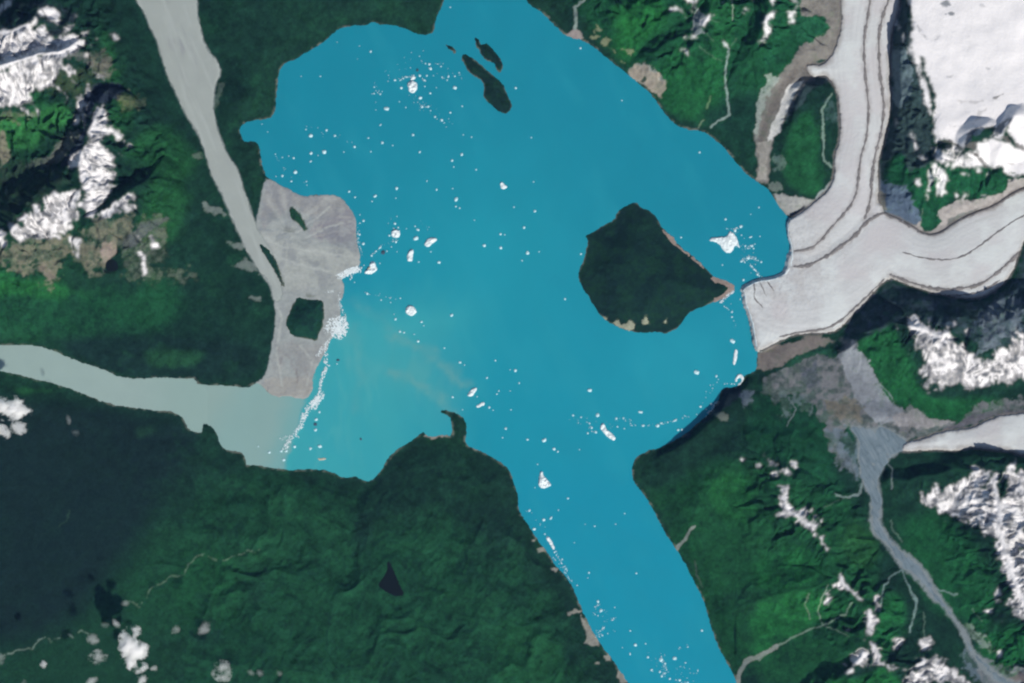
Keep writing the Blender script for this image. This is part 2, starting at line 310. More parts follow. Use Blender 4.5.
area(q(0,80,"200,683 250,640 400,600 480,470 600,390 650,440 560,560 480,640 400,690"), (98,104,98), 1.8, 3, .9)
area(q(0,160,"0,0 300,0 480,40 560,160 480,250 350,330 200,420 60,480 0,500"), (52,66,62), 3, 8, .75)  # shaded north-west side of the ridge, painted into the cover
area(q(0,0,"0,90 90,60 100,20 330,10 560,80 600,130 500,300 370,300 360,200 200,190 120,240 0,250"), ROCK_SHADOW, 2.5, 6, .8)  # dark rock and the north face's shadow, painted in one tone
area(q(0,80,"640,150 760,40 900,15 985,70 940,165 860,175 760,185 690,330 660,500 560,683 470,683 560,560 640,460 690,300"), ROCK_SHADOW, 1.2, 2, .9)  # dark rock, with painted shadow down the ridge's west side
area(q(0,0,"520,440 600,400 680,420 760,500 830,450 880,480 850,580 800,590 700,520 640,480"), ROCK, 1.5, 5, .7)
area(T(0,0,"340,220 410,200 440,240 430,300 400,310 370,270"), (104,104,92), 1.5, 4, .7)
area(T(0,0,"460,380 520,360 570,390 560,420 480,430"), (110,112,84), 2, 5, .6)
area(q(0,0,"330,683 420,560 600,560 780,560 640,740 460,760"), (72,84,64), 3, 9, .6)
for t in ("790,130 870,150 875,175 800,165", "885,280 940,290 960,320 900,305", "900,375 960,350 1010,370 1012,400 940,385", "975,500 1015,495 1015,512"):
    area(T(0,1,t), (128,138,134), 1.0, 3, .65)
area(T(0,0,"745,600 780,590 790,620 760,625"), (110,120,112), 1, 2, .5); area(T(0,0,"830,400 862,320 880,320 850,430 840,470"), (96,112,104), 1, 2, .5)
# north shore
area(q(560,0,"540,570 600,495 690,510 780,590 840,650 750,700 640,665"), (146,150,146), .8, 2.5)
area(q(620,60,"70,110 110,45 200,35 245,90 300,105 315,150 375,180 330,295 270,270 190,200"), (158,150,138), .8, 2.5)
area(q(620,60,"165,170 200,120 215,130 185,190"), (60,74,62), .6, 1)
for t in ("300,330 350,290 400,320 380,365 325,360", "230,290 270,255 305,290 250,312", "255,190 280,185 328,240 310,252", "475,480 520,485 515,515", "380,380 430,390 430,420", "470,380 570,400 560,440"):
    area(q(560,0,t), (138,142,112), .8, 2, .75)
line(q(560,0,"190,-30 180,10 110,60 130,120 125,200 110,240"), 3.2, (132,146,142))
area(q(560,0,"40,270 100,225 150,235 185,305 110,318 55,300"), (142,134,132), .6, .5)
line(T(2,0,"830,165 850,190 840,260 840,340 848,400 852,450 820,470 785,497"), 2.4, (134,154,150)); line(T(2,0,"865,-10 868,80"), 1.6, (150,160,150), .8)
line(T(2,0,"735,500 755,470"), 1.6, (120,140,120), .7); line(T(2,0,"772,425 782,380"), 2.0, (120,150,120), .7)
area(q(670,0,"165,230 190,120 225,60 250,130 290,150 250,210 270,280 205,290"), (130,140,144), 1, 2, .85)
for t in ("250,240 330,320", "230,370 340,450 400,480", "300,160 390,180", "520,300 470,370"):
    line(q(670,0,t), 1.4, (96,120,110), .5)
# debris-covered side valley west of the north glacier
area(I("790,-60 840,-60 841,30 832,60 812,62 808,72 815,80 805,84 795,100 784,122 774,138 770,160 768,184 756,182 757,160 754,140 756,115 762,96 776,78 790,62 803,40 800,0"), (122,120,116), 1.2, 1.2)
area(q(750,60,"140,130 230,140 130,300 70,470 60,683 30,560 60,330"), (150,162,156), 1.0, 2.5, .8)
area(q(750,60,"350,60 400,90 240,300 130,520 110,683 70,640 110,480 200,250"), (108,104,100), 1.0, 1.5, .8)
area(q(750,60,"310,190 410,165 335,300 255,460 240,560 190,600 150,683 130,650 190,470 260,300"), (212,212,210), .7, .8)
area(q(740,140,"130,20 250,0 240,70 200,200 215,320 130,310 150,150"), (150,148,142), 1, 1.5)
area(q(740,140,"250,90 330,120 350,190 320,240 270,230"), (110,132,134), 1, 3, .6)
for t in ("110,80 235,55 255,110 190,170 140,175 115,140",): area(T(3,0,t), (34, 88, 66), 1.5, 3)
for t in ("0,40 60,30 90,120 60,200 20,280 0,300",): area(T(3,0,t), (32, 88, 64), 2, 4)
area(q(670,0,"735,590 800,575 800,620 770,683 765,620"), (140,156,146), .8, 1.5, .8)
area(q(740,140,"265,430 330,420 380,440 520,462 590,470 510,548 450,590 385,612 330,560 290,500"), (156,158,156), .8, 1.2)
area(q(740,140,"380,575 450,560 510,520 515,550 450,600 390,615"), (74,76,82), .8, 1)
area(q(740,140,"590,450 690,350 745,290 748,330 700,390 610,480"), (140,152,154), .8, 1)
area(q(740,140,"220,340 300,340 330,370 280,400 230,380"), (120,130,124), .8, 2, .7)
line(q(750,60,"640,270 600,330 560,400 570,500 575,683"), 2.4, (128,152,142), .9); line(q(740,140,"660,0 650,100 660,160 720,210"), 2.2, (128,152,142), .9)
area(q(750,60,"590,330 650,280 690,330 690,500 600,460"), (78,104,112), 1.5, 4, .7)
area(q(750,60,"400,210 470,150 580,125 640,160 600,200 520,200 420,330 300,440 250,540 260,470 330,330"), (60,76,88), 1.2, 2, .8)  # shadow on the hill's west side, painted blue-grey
# wall between the north glacier and the ice field
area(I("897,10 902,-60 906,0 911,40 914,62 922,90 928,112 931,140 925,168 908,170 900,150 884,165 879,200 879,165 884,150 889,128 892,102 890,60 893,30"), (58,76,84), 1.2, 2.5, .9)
area(I("891,52 903,50 910,70 912,92 900,108 892,100"), (104,122,128), 1.2, 2.5, .8)
area(I("879,180 905,185 915,205 920,215 930,228 921,232 905,222 884,212 878,210"), (96,112,134), 1.3, 3, .85)
area(I("876,205 880,190 885,195 886,210"), (120,120,112), 1, 1.5)
area(q(894,150,"340,480 480,405 620,385 800,365 880,310 890,230 1020,235 1040,310 900,370 780,450 620,500 500,570 380,660 200,660 130,600 210,560 230,480"), (160,156,154), 1, 1.5)
area(q(894,150,"200,600 230,480 340,450 350,520 370,560 320,630 240,630"), (30, 82, 62), .8, 1.5)
area(q(894,150,"420,540 620,470 780,430 640,480 500,555 400,640"), (100,106,104), 1, 2, .8)
# --- south side mountain and the grey basin
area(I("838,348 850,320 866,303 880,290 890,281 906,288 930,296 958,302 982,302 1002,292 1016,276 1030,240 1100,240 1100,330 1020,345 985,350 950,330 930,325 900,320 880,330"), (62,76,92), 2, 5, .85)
area(q(894,290,"640,520 690,200 790,90 950,50 1020,180 960,340 860,380 780,470"), (104,116,126), 1.5, 4, .85)
area(q(740,340,"160,90 300,40 450,0 560,-40 760,0 650,50 430,130 340,200 180,250 125,230 140,160"), (122,116,112), 1.2, 2)
area(T(3,2,"0,150 100,100 150,70 230,55 290,70 296,-10 350,0 390,60 430,120 455,200 545,270 600,265 640,300 760,322 850,240 1030,225 1030,275 850,310 700,355 560,395 400,350 330,340 300,400 340,470 365,530 300,500 250,420 230,330 200,260 130,210 50,250 0,200"), (116,118,122), 1.5, 4, .95)
area(T(3,2,"290,60 350,0 390,60 430,120 450,200 540,270 560,330 440,320 380,260 330,160"), (136,142,150), 1.2, 3, .9)
area(T(3,2,"250,240 320,220 390,260 380,320 300,310 260,300"), (118,114,100), 1.5, 4, .8)
area(T(3,2,"480,300 600,270 640,300 740,320 640,345 520,335"), (152,150,152), 1.2, 2, .8)
area(T(3,2,"820,290 900,275 1030,265 1030,285 860,310 760,345 700,350"), (92,92,100), 1, 1.5, .9)
area(T(3,2,"150,120 200,90 210,200 140,170"), (82,90,104), 2, 5, .8)
area(q(740,340,"340,200 430,130 560,90 640,80 740,60 750,130 700,130 600,105 500,150 420,200 380,215"), (36, 80, 66), 1, 2, .9)
area(T(3,2,"250,350 330,345 370,420 370,560 310,500 270,430"), (104,122,136), 1.5, 7, .7)
area(T(3,2,"60,200 130,210 200,260 180,280 110,240 100,300 60,280"), (112,128,132), 1.5, 6, .7)
for t in ("100,230 125,270 90,335", "430,190 470,240", "440,180 490,235", "450,170 505,230", "280,605 330,612 375,600 380,565", "470,470 500,500 495,580"):
    line(T(3,2,t), 1.5, (140,152,156), .7)
area(q(740,340,"-10,430 40,390 110,400 90,480 20,520"), (92,104,120), 1.2, 3, .8)
area(q(640,350,"590,500 700,500 690,550 640,550"), (120,128,120), .8, 2, .7)
area(q(640,350,"800,440 850,330 890,320 880,400 820,440"), (104,116,126), 1, 3, .6)
area(q(640,350,"650,285 800,290 780,360 700,430 560,520 400,640 380,700 340,683 500,560 620,400"), (40,48,70), 1, 2, .7)  # navy shadow of the steep shore, painted on
# outwash river braids, SE streams
area(q(894,596,"540,230 620,240 720,340 770,430 720,440 640,330"), (132,150,140), 1.2, 4, .8)
area(q(894,596,"540,440 640,400 720,520 800,600 820,700 640,700 560,560"), (100,116,128), 1.5, 8, .8)
for pts, wd, a in (("540,240 500,260 470,300 455,345 450,400", 2.2, .9), ("540,250 570,320 597,365 590,400 575,440 570,480", 2.6, .9), ("655,300 690,325 740,340 750,335", 2.4, .9), ("490,50 510,90 540,130", 1.6, .6), ("620,405 628,500", 1.4, .5), ("810,390 845,440", 1.3, .5)):
    line(T(3,3,pts), wd, (122,146,146), a)
for pts, wd in (("-20,590 60,530 130,495 230,455 320,410 340,370", 2.2), ("230,455 215,400 228,340 250,300", 1.7), ("180,430 160,370 170,330", 1.2), ("232,455 330,500", 1.2)):
    line(T(3,3,pts), wd, (126,146,134), .8)
line(q(640,500,"430,215 395,240 350,310 310,360 285,400"), 3.6, (138,146,142)); line(T(2,3,"1040,540 1015,552 960,580 920,600 900,640 885,690"), 5.0, (140,146,142))
line(q(640,500,"430,480 440,570 500,683"), 1.6, (86,98,96), .7); line(q(740,440,"740,415 820,445 930,430 945,350"), 2.0, (126,146,144), .8); line(q(740,440,"660,525 780,470 820,445"), 1.2, (110,130,124), .5)
# meandering creek in the south-west lowland
line(T(0,3,"-20,600 10,580 110,545 130,555 150,515 180,505 200,525 235,510 245,485 290,505 320,480 350,490"), 1.7, (132,150,142), .6, .35)
line(T(0,3,"480,365 520,365 545,385 570,350 590,310 625,295 670,268 720,258 740,215 770,190 805,180 840,205 880,200 940,180 970,165 1000,172 1015,160"), 1.5, (124,144,134), .55, .4)
line(T(0,3,"230,70 260,50 275,10"), 1.3, (60,90,78), .5)
# small gravel marks on the south-west shore of the southern arm
for t in ("85,125 105,120 100,135", "105,165 130,155 140,170 110,180", "165,235 185,235 180,250", "225,405 285,398 280,408 230,420", "275,420 300,440 325,490 345,500 350,540 290,535 300,500", "365,575 390,570 395,600 370,595", "335,605 350,598 350,612", "420,640 450,650 470,683 430,683 415,660"):
    area(T(2,3,t), (150,148,140), .7, 1.2, .9)
for t in ("870,410 880,432 860,432 840,420", "660,372 690,365 740,368 750,376 690,384"):
    area(T(1,2,t), (150,144,136), .6, .6, .9)
# the pale fringe of gravel along the shores
fr = (1-ss(.5, 1.9, np.abs(dland-.6)))*ss(-.5, .6, fbm(X/16, Y/16, 311, 3)+.15)*(sd_flat < 0)
fr = fr*ss(-.2, .7, fbm(X/4, Y/4, 313, 2)+.2)
paint(.5*fr*(dland > -3), (138, 138, 126))
area(q(894,596,"600,420 700,500 800,540 900,560 1030,560 1100,560 1100,720 720,720 660,600"), (118,124,128), 1.5, 5, .95)
area(q(894,596,"880,640 960,600 1060,610 1060,720 900,720"), (112,102,104), 1.2, 3, .8)
# --- river delta flats
dm = ss(-.6, .6, sd_poly(xs, ys, DELTA, 10, 1, W0))
paint(dm, (151, 158, 158))
area(q(255,170,"60,40 190,100 270,95 340,105 385,160 395,260 300,290 210,250 240,190 150,140 40,230 20,200 30,80", 3.904), (147,148,149), 1.2, 3, .85)
area(q(255,170,"205,250 250,200 310,170 385,150 395,240 380,285 300,275 230,275", 3.904), (132,132,140), 1.5, 4, .85)
for t in ("240,240 300,160 300,110", "230,260 330,240 390,250", "190,110 240,150 230,240", "330,180 385,190"):
    line(q(255,170,t,3.904), 2.0, (164,164,162), .6)
for t in ("130,150 150,145 178,175 208,232 190,238 165,205 140,190",): area(q(255,170,t,3.904), (32,74,52), .8, 1.2)
area(q(255,170,"14,285 30,290 62,320 92,375 102,410 118,458 105,447 70,388 45,347 20,308",3.904), (26,62,50), .7, .5)
area(q(255,170,"40,165 90,160 90,200 50,205",3.904), (128,138,142), 1.5, 3, .6)
for t in ("120,430 170,445 180,460 130,445", "270,390 330,395 320,410 280,405", "120,220 160,235 150,245 120,235", "190,480 230,495 200,498"):
    area(q(255,170,t,3.904), (112,118,110), .8, 2, .7)
area(q(250,290,"200,430 330,400 500,430 600,440 560,560 490,683 400,683 350,600 330,500 240,600 230,683 150,683"), (148,151,151), 1.5, 4, .9)
for t in ("240,470 310,540 360,640 390,690", "330,420 420,470 440,500", "430,580 440,640 460,683", "200,400 250,520 220,683"):
    line(q(250,290,t), 2.2, (138,136,136), .6, .2)
area(q(250,375,"110,20 490,20 490,130 430,190 300,200 160,170 100,100"), (156,156,152), 1.5, 1.5, .9)
line(T(1,2,"35,250 45,205 50,185"), 1.6, (112,112,112), .7); line(T(1,2,"160,110 165,170"), 2.0, (126,122,122), .7)
area(I('256,232 280,240 300,246 322,247 345,246 358,254 361,266 348,275 336,283 312,288 296,291 277,286 264,262'), (163, 169, 166), 2.2, 3, .9)
ra = np.arctan2(Y-232, X-288); rr = np.hypot(Y-232, X-288)
fan = fbm(ra*5.5+.5*n2+.25*n1, rr/26, 323, 4); dn = fbm(X/6, Y/6, 321, 4)
fm = dm*ss(300, 285, Y)
paint(fm*.45*ss(.05, .6, fan), (128, 134, 142)); paint(fm*.45*ss(-.1, -.6, fan), (168, 172, 170))
paint(dm*.30*ss(.1, .7, dn), (132, 136, 140)); paint(dm*.3*ss(-.1, -.7, dn), (172, 177, 175))
for t_, w_ in (('258,236 285,247 320,252 356,258', 2.6), ('262,250 290,262 318,268 342,276', 2.4), ('290,238 312,222 330,206', 1.8), ('300,240 326,228 350,222', 1.6), ('272,288 282,320 276,350 282,385', 2.6), ('300,345 312,360 306,385', 1.8)):
    line(I(t_), w_, (174, 180, 177), .75, .2)
# --- beds under ice and rivers
paint(ss(-3.2, .8, sd_poly(xs, ys, OUTWASH, 8, 1)+1.8*n1), (128, 138, 142)); paint(ss(-1.8, .6, sd_poly(xs, ys, NW_RIVER, 8, 1)+.8*n1), (140, 148, 146))
paint(.8*ss(-2.6, -.5, sd_ice+1.0*n1)*(sd_lake < -1), (112, 108, 106))
# --- finer mottling of plant cover and stones
n4 = fbm(X/3.2, Y/3.2, 209, 3); n5 = fbm(X/7, Y/7, 211, 3)
land = (sd_flat < -2) & (sd_lake < -1)
veg = (C[..., 1] > C[..., 0]*1.6) & land
C[veg] *= np.array((.80, .84, .70), np.float32)
C *= np.where(veg, 1+.24*n4*(.4+.6*calm)+.24*n5*calm+.12*fbm(X/1.4, Y/1.4, 215, 2), np.where(land, 1+.16*n4+.16*n5, 1+.05*n4))[..., None]
paint(.35*ss(.15, .9, n5+.4*n4)*(~veg)*land*ss(.02, .06, C[..., 1]), (62, 84, 62))
# --- snow
SN = []
def snow(ox, oy, txt, s=7.854): SN.append(q(ox, oy, txt, s))
for t in ('20,200 42,190 47,242 25,247', '2,120 22,140 12,185 0,180', '52,250 72,300 62,335 45,300', '95,365 125,400 155,450 130,445 100,400', '30,60 45,40 50,90 35,100'): snow(894, 0, t)
for t in ("0,260 50,240 100,250 150,220 200,195 245,200 265,250 300,240 345,190 375,185 365,250 420,300 440,400 300,460 200,490 120,510 60,545 0,560", "315,75 360,62 430,82 472,110 466,215 430,180 390,170 355,150 322,130", "240,205 285,148 292,165 258,222",
          "0,570 60,560 120,510 190,490 290,460 380,440 420,390 400,330 440,330 480,300 540,280 600,270 660,330 720,350 730,372 660,372 640,410 560,440 500,480 580,530 612,580 560,620 500,560 470,600 400,690 0,700",
          "525,210 600,180 607,212 562,260 562,290 600,272 622,322 560,350 540,300 508,250", "585,130 630,98 622,152 590,162", "650,242 690,250 730,213 742,230 700,277 660,272", "888,285 915,273 932,312 905,328", "743,582 830,592 824,638 778,622", "752,300 775,300 775,322 752,322", "653,420 690,440 682,472", "0,40 50,8 100,-10 82,40 40,80 0,112 -60,150 -60,60"):
    snow(0, 0, t)
for t in ("-60,0 0,0 270,-10 300,30 362,70 350,102 290,60 252,112 272,190 332,270 312,292 250,200 190,190 250,280 220,292 150,210 100,190 60,232 0,240 -60,250", "370,18 480,58 542,130 557,212 532,217 512,140 460,82 370,48", "578,0 642,48 622,62 572,22", "608,130 642,130 662,260 692,350 670,362 640,280", "588,290 622,283 642,340 600,362", "660,188 700,178 722,262 690,252", "680,38 722,58 722,122 680,112",
          "778,230 830,208 862,260 852,340 872,440 822,460 802,500 862,560 912,620 900,690 655,690 680,560 700,470 715,380 750,300", "858,350 952,452 930,472 848,392", "928,570 992,602 970,622", "968,503 1022,515 1015,532 972,522", "608,590 660,568 682,620 640,690 540,690 560,640"):
    snow(0, 80, t)
for t in ("80,505 160,520 200,510 160,470 210,420 250,430 270,360 320,340 335,400 370,370 350,310 450,255 520,270 560,230 640,240 640,300 600,320 620,380 640,440 560,530 500,580 420,620 330,635 240,625 160,660 110,610", "640,40 655,-10 800,-10 830,60 890,80 902,120 872,180 922,200 882,260 850,300 800,335 760,420 740,445 690,440 640,370 620,340 690,310 670,240 650,160 630,100",
          "788,440 830,400 900,370 960,310 1020,260 1020,330 942,372 992,420 960,442 900,420 890,462 830,472", "-40,560 20,540 60,590 0,640", "20,640 60,620 80,690 20,690"):
    snow(0, 160, t)
for t in ("255,375 350,288 422,258 442,300 382,332 432,350 402,432 340,402 290,382", "540,612 575,600 600,650 630,690 575,690"): snow(80, 160, t)
snow(0, 240, "560,-10 650,-10 624,60 627,142 600,132 592,60"); snow(0, 170, "545,260 560,330 575,400 562,402 548,330", 3.904)
for t in ("235,170 280,138 342,122 302,170 265,212 238,202", "180,58 220,48 227,102 195,107", "108,-10 222,-10 210,40 150,32", "0,68 50,58 100,78 122,125 95,127 60,87 0,97", "403,18 437,23 432,52 403,47", "568,58 622,38 627,90 580,132 563,102", "728,130 780,98 822,98 782,180 792,240 762,300 742,342 698,352 740,270 718,190", "903,58 950,88 1002,18 982,120 977,182 928,172", "940,-10 1002,-10 992,20 950,17", "118,288 140,285 140,305 118,305", "165,280 188,280 188,300 165,300", "103,395 122,395 142,432 125,427", "400,330 420,325 440,365 420,362", "790,-10 815,-10 812,50 795,40", "640,-5 670,-5 655,12"):
    snow(670, 0, t)
SN.append(I("905,-300 906,2 911,8 912,26 909,46 913,62 918,84 924,108 929,114 930,100 925,84 921,70 917,56 921,58 926,72 931,86 935,96 933,112 932,128 936,142 944,141 950,143 960,150 964,146 967,138 974,130 982,129 990,127 997,128 990,137 998,138 1005,128 1009,118 1006,132 1015,142 1016,148 1024,150 1100,140 1400,90 1400,-300"))
for t in ("340,560 420,500 500,530 530,560 460,640 400,690 300,600", "455,660 560,568 640,590 702,690 450,690", "635,505 760,470 850,490 1020,590 1100,610 1100,700 720,700 660,590", "110,430 150,400 160,470 180,540 165,550 135,500", "190,600 220,610 240,635 205,625", "-20,320 10,310 30,340 0,360"):
    snow(894, 80, t)
for t in ("300,0 500,-20 520,20 430,95 410,115 330,60", "455,120 500,60 640,20 702,120 560,140", "640,-10 1100,-10 1100,190 1020,190 960,222 880,200 830,150 720,110", "290,110 320,100 380,170 440,235 402,235 412,340 350,362 322,212 300,260 238,405 270,250", "162,245 195,235 200,280 175,285", "518,170 562,188 540,200", "635,140 690,150 690,190 640,185", "708,170 745,175 735,205 712,200", "565,190 605,190 595,220 565,220", "828,233 882,270 850,258", "718,278 792,332 770,337 718,297", "678,350 752,372 740,387 688,372", "480,345 505,335 500,385 480,380", "535,335 570,335 575,380 540,385", "190,50 240,75 230,90 200,75"):
    snow(894, 150, t)
SMT = []
for t in ("90,210 180,180 220,280 290,300 340,330 420,320 470,400 560,460 640,505 700,565 760,520 760,480 880,430 940,360 1020,430 1300,430 1300,700 210,700 200,640 240,560 170,480", "60,390 120,500 180,560 200,640 170,560 110,470 60,410", "330,190 362,180 360,240 340,250", "400,270 430,250 432,310 405,310", "455,250 482,245 480,290 460,290", "230,230 255,225 255,260 235,260", "960,300 1000,340 1030,400 980,370", "0,280 40,300 40,350 10,340", "560,330 590,330 590,360 565,360"):
    SMT.append(q(894, 290, t))
SMT.append(q(894, 360, "200,215 250,130 250,-20 1300,-20 1300,150 1020,160 880,190 760,210 650,210 560,215 420,195 360,250 330,190 260,230"))
SMT.append(q(894, 360, "255,225 350,240 350,260 260,240"))
for t in ("200,400 330,350 400,400 480,320 600,280 650,210 742,252 700,380 802,260 812,440 850,520 880,420 840,270 890,200 930,190 960,260 1020,240 1200,220 1200,700 600,690 480,600 430,600 390,650 365,630 430,590 360,570 260,550 200,500"):
    pass
SMT.append(q(894, 440, "200,500 210,400 260,440 330,350 400,400 480,320 600,280 650,210 742,252 700,380 802,260 790,340 820,470 850,520 880,420 840,270 890,200 930,180 960,260 1020,240 1200,220 1200,700 600,690 480,600 430,600 390,650 365,630 430,590 360,570 260,550"))
for t in ("740,130 1030,240 1200,260 1200,690 960,690 900,560 870,430 820,350 780,260", "588,150 642,212 622,192", "795,535 835,540 838,578 798,575", "440,105 560,60 640,90 720,150 690,160 600,110 500,120", "800,670 880,600 925,600 1010,690 800,690", "590,0 1030,0 1030,240 740,130 700,150 640,60"):
    SMT.append(q(894, 520, t))
for t in ("925,20 1100,-10 1100,150 960,202 918,122", "838,150 882,170 850,242", "798,30 862,0 850,60 810,80", "735,120 775,95 760,130", "810,435 835,430 830,460", "95,610 230,480 330,490 430,510 500,580 560,640 610,700 85,700", "0,350 70,330 60,370 0,390", "200,370 240,330 300,360 270,420 230,420"):
    SMT.append(q(894, 596, t))
SSE = []
for t in ("718,110 760,98 802,170 842,200 772,250 762,312 728,280 728,200", "598,460 720,380 742,450 722,540 640,532 598,512", "768,370 822,380 822,522 768,522", "558,600 612,558 602,602", "868,540 982,530 1030,560 900,577", "498,500 572,530 562,552", "503,370 542,402 525,404", "545,240 580,255 570,275 545,262", "635,-5 702,40 650,22", "903,320 950,308 1002,350 950,392 938,362", "858,370 890,365 885,400 862,395", "685,320 705,325 700,345", "470,470 495,470 495,490", "700,530 860,515 870,545 740,550"):
    SSE.append(q(774, 596, t))
for t in ("188,110 250,170 282,190 240,192", "108,180 150,190 162,250 120,222", "58,230 112,250 80,267", "198,260 240,262 240,222 262,260 302,260 282,300 220,297", "308,230 350,213 387,262 340,252", "412,182 440,182 440,212 412,212", "308,370 372,358 382,420 372,500 432,540 462,590 552,568 492,612 430,612 360,592 238,602 330,540 298,470 332,430", "538,640 602,598 572,652", "422,640 450,640 450,668 422,665", "5,140 40,140 40,175 10,175", "600,620 630,620 625,650", "520,680 620,660 640,690"):
    SSE.append(q(740, 440, t))
for t in ("240,310 290,280 300,250 310,290 350,318 382,360 330,322 290,312", "235,330 255,320 250,370 235,365", "425,340 450,345 455,400 430,410", "130,40 180,60 205,110 180,100 140,60", "60,5 180,0 170,30 80,35", "225,140 245,150 240,165", "210,110 230,108 225,130"):
    SSE.append(q(764, 508, t, 3.904))
snowrel = np.clip(2.6*GUL+1.1*drain*(1-ss(-2, 10, sdp)), -1.3, 1.3)*(sdp < 4)     # snow keeps to the gullies, spurs melt out first
def snowmask(L, amp, f=1.5, noise=None):
    s = np.maximum.reduce([sd_poly(xs, ys, p, 9, 0, WM) for p in L])
    return ss(-f, f, s+amp*(.40*n1+.25*n4)-snowrel*amp-2.2*amp*GFI*(sdp < 4))*(s > -8.9)
streak = ridged((X+.45*Y)/4.2, (Y-.45*X)/16, 401, 3)-.60          # gullies run down to the south-east
streak2 = ridged((X-.25*Y)/4.5, (Y+.25*X)/13, 405, 3)-.60
west = X < 300
s_nw = snowmask(SN, 1.5); s_m = snowmask(SMT, 2.8); s_e = snowmask(SSE, 2.4)
bare = np.maximum(s_nw*west, np.maximum(s_m, s_e)); gy_, gx_ = np.gradient(h, ys*M, xs*M); slope = np.hypot(gx_, gy_)
steep = ss(.62, 1.05, slope+.30*n4+.12*n1)*(sdp < 4)
paint(bare, (96, 96, 98)); paint(bare*ss(-.1, .5, n4+.6*n1), (70, 76, 84))
rib = ss(.16, .50, GUL+.28*n4+.18*n1)
sm = np.maximum(s_nw*(1-.55*rib*(sdp < 0))*(1-.32*ss(.02, .3, streak-.06+.25*n1)*west),
                np.maximum(s_m*(1-.75*rib)*(1-.5*ss(.0, .26, streak2-.05+.3*n1)*(1-ss(960, 990, X)*ss(545, 560, Y)*.8)), s_e*(1-.6*rib)*(1-.35*ss(.05, .4, n1))))
for _ in range(2):
    sm = (sm*2+np.roll(sm, 1, 0)+np.roll(sm, -1, 0)+np.roll(sm, 1, 1)+np.roll(sm, -1, 1))/6
sm = sm*(1-.15*steep)*(1-.62*ss(.06, .34, GFI+.12*n4+.10*n1)*(sdp < 2))
paint(sm, (238, 236, 238))
# rock ribs showing through the ice field, then its painted blue shadows
for t, cs in (("340,30 400,10 460,50 440,60 380,55", 1), ("370,130 430,110 470,100 480,70 460,120", 1), ("175,190 200,260 260,310 330,300 350,285 320,320 250,325 190,270 165,210", .5), ("650,50 700,45 720,65 680,70", .4), ("640,220 700,200 690,230", .4), ("700,540 760,530 750,555 710,555", .5), ("370,600 440,600 420,615", .5), ("570,290 600,280 590,300", .4)):
    area(q(894,0,t), (96,104,112), 1.0, 2, .8*cs)
for t, cs in (("730,160 810,120 870,110 830,140", .8), ("500,170 720,165 700,185 520,185", .3), ("400,350 470,360 430,370", .35), ("640,250 720,220 620,350", .3), ("340,490 420,480 540,545 620,570 640,600 560,560 430,500", .8), ("620,575 680,620 720,690 690,690 640,610", .8), ("830,460 880,450 910,480 870,490", .8), ("560,490 640,500 620,545 560,540", .8), ("940,500 1000,515 1030,560 960,540", .8), ("880,290 910,300 900,350 870,320", .5), ("850,650 1030,660 1030,675 860,665", .4)):
    area(q(894,80,t), (100,98,96), .8, 1.5, cs)
area(q(894,80,"560,420 600,385 690,380 670,440 590,440 585,490 560,500"), (60,74,92), .8, 1.5, .8)  # blue shadow behind the small ridge, painted as colour
area(q(894,80,"750,450 800,370 880,300 860,370 800,455"), (64,78,84), .8, 1.5, .8)  # painted shadow at the ridge's eastern end
# --- build it
def grid_mesh(name, xs, ys, Z, keep=None, col=None, attr='cover'):
    ny, nx = Z.shape
    Xg, Yg = np.meshgrid(xs, ys)
    co = np.stack([wx(Xg), wy(Yg), Z], -1).reshape(-1, 3).astype(np.float32)
    idx = np.arange(ny*nx).reshape(ny, nx)
    f = np.stack([idx[1:, :-1], idx[1:, 1:], idx[:-1, 1:], idx[:-1, :-1]], -1)
    if keep is not None:
        f = f[keep[1:, :-1] | keep[1:, 1:] | keep[:-1, 1:] | keep[:-1, :-1]]
    f = f.reshape(-1, 4)
    if keep is not None:
        u, inv = np.unique(f, return_inverse=True); co = co[u]; f = inv.reshape(-1, 4)
    else: u = None
    me = bpy.data.meshes.new(name)
    me.vertices.add(len(co)); me.vertices.foreach_set('co', co.ravel())
    me.loops.add(f.size); me.loops.foreach_set('vertex_index', f.ravel().astype(np.int32))
    me.polygons.add(len(f)); me.polygons.foreach_set('loop_start', np.arange(0, f.size, 4, dtype=np.int32))
    me.polygons.foreach_set('use_smooth', np.ones(len(f), bool))
    if col is not None:
        c = col.reshape(-1, 3); c = c if u is None else c[u]
        a = me.attributes.new(attr, 'FLOAT_COLOR', 'POINT')
        lum = c.mean(1, keepdims=True); al = np.where(lum < .12, 1.0, np.where(lum < .5, .4, .18))
        a.data.foreach_set('color', np.concatenate([c, al], 1).astype(np.float32).ravel())
    me.update(calc_edges=True)
    return me
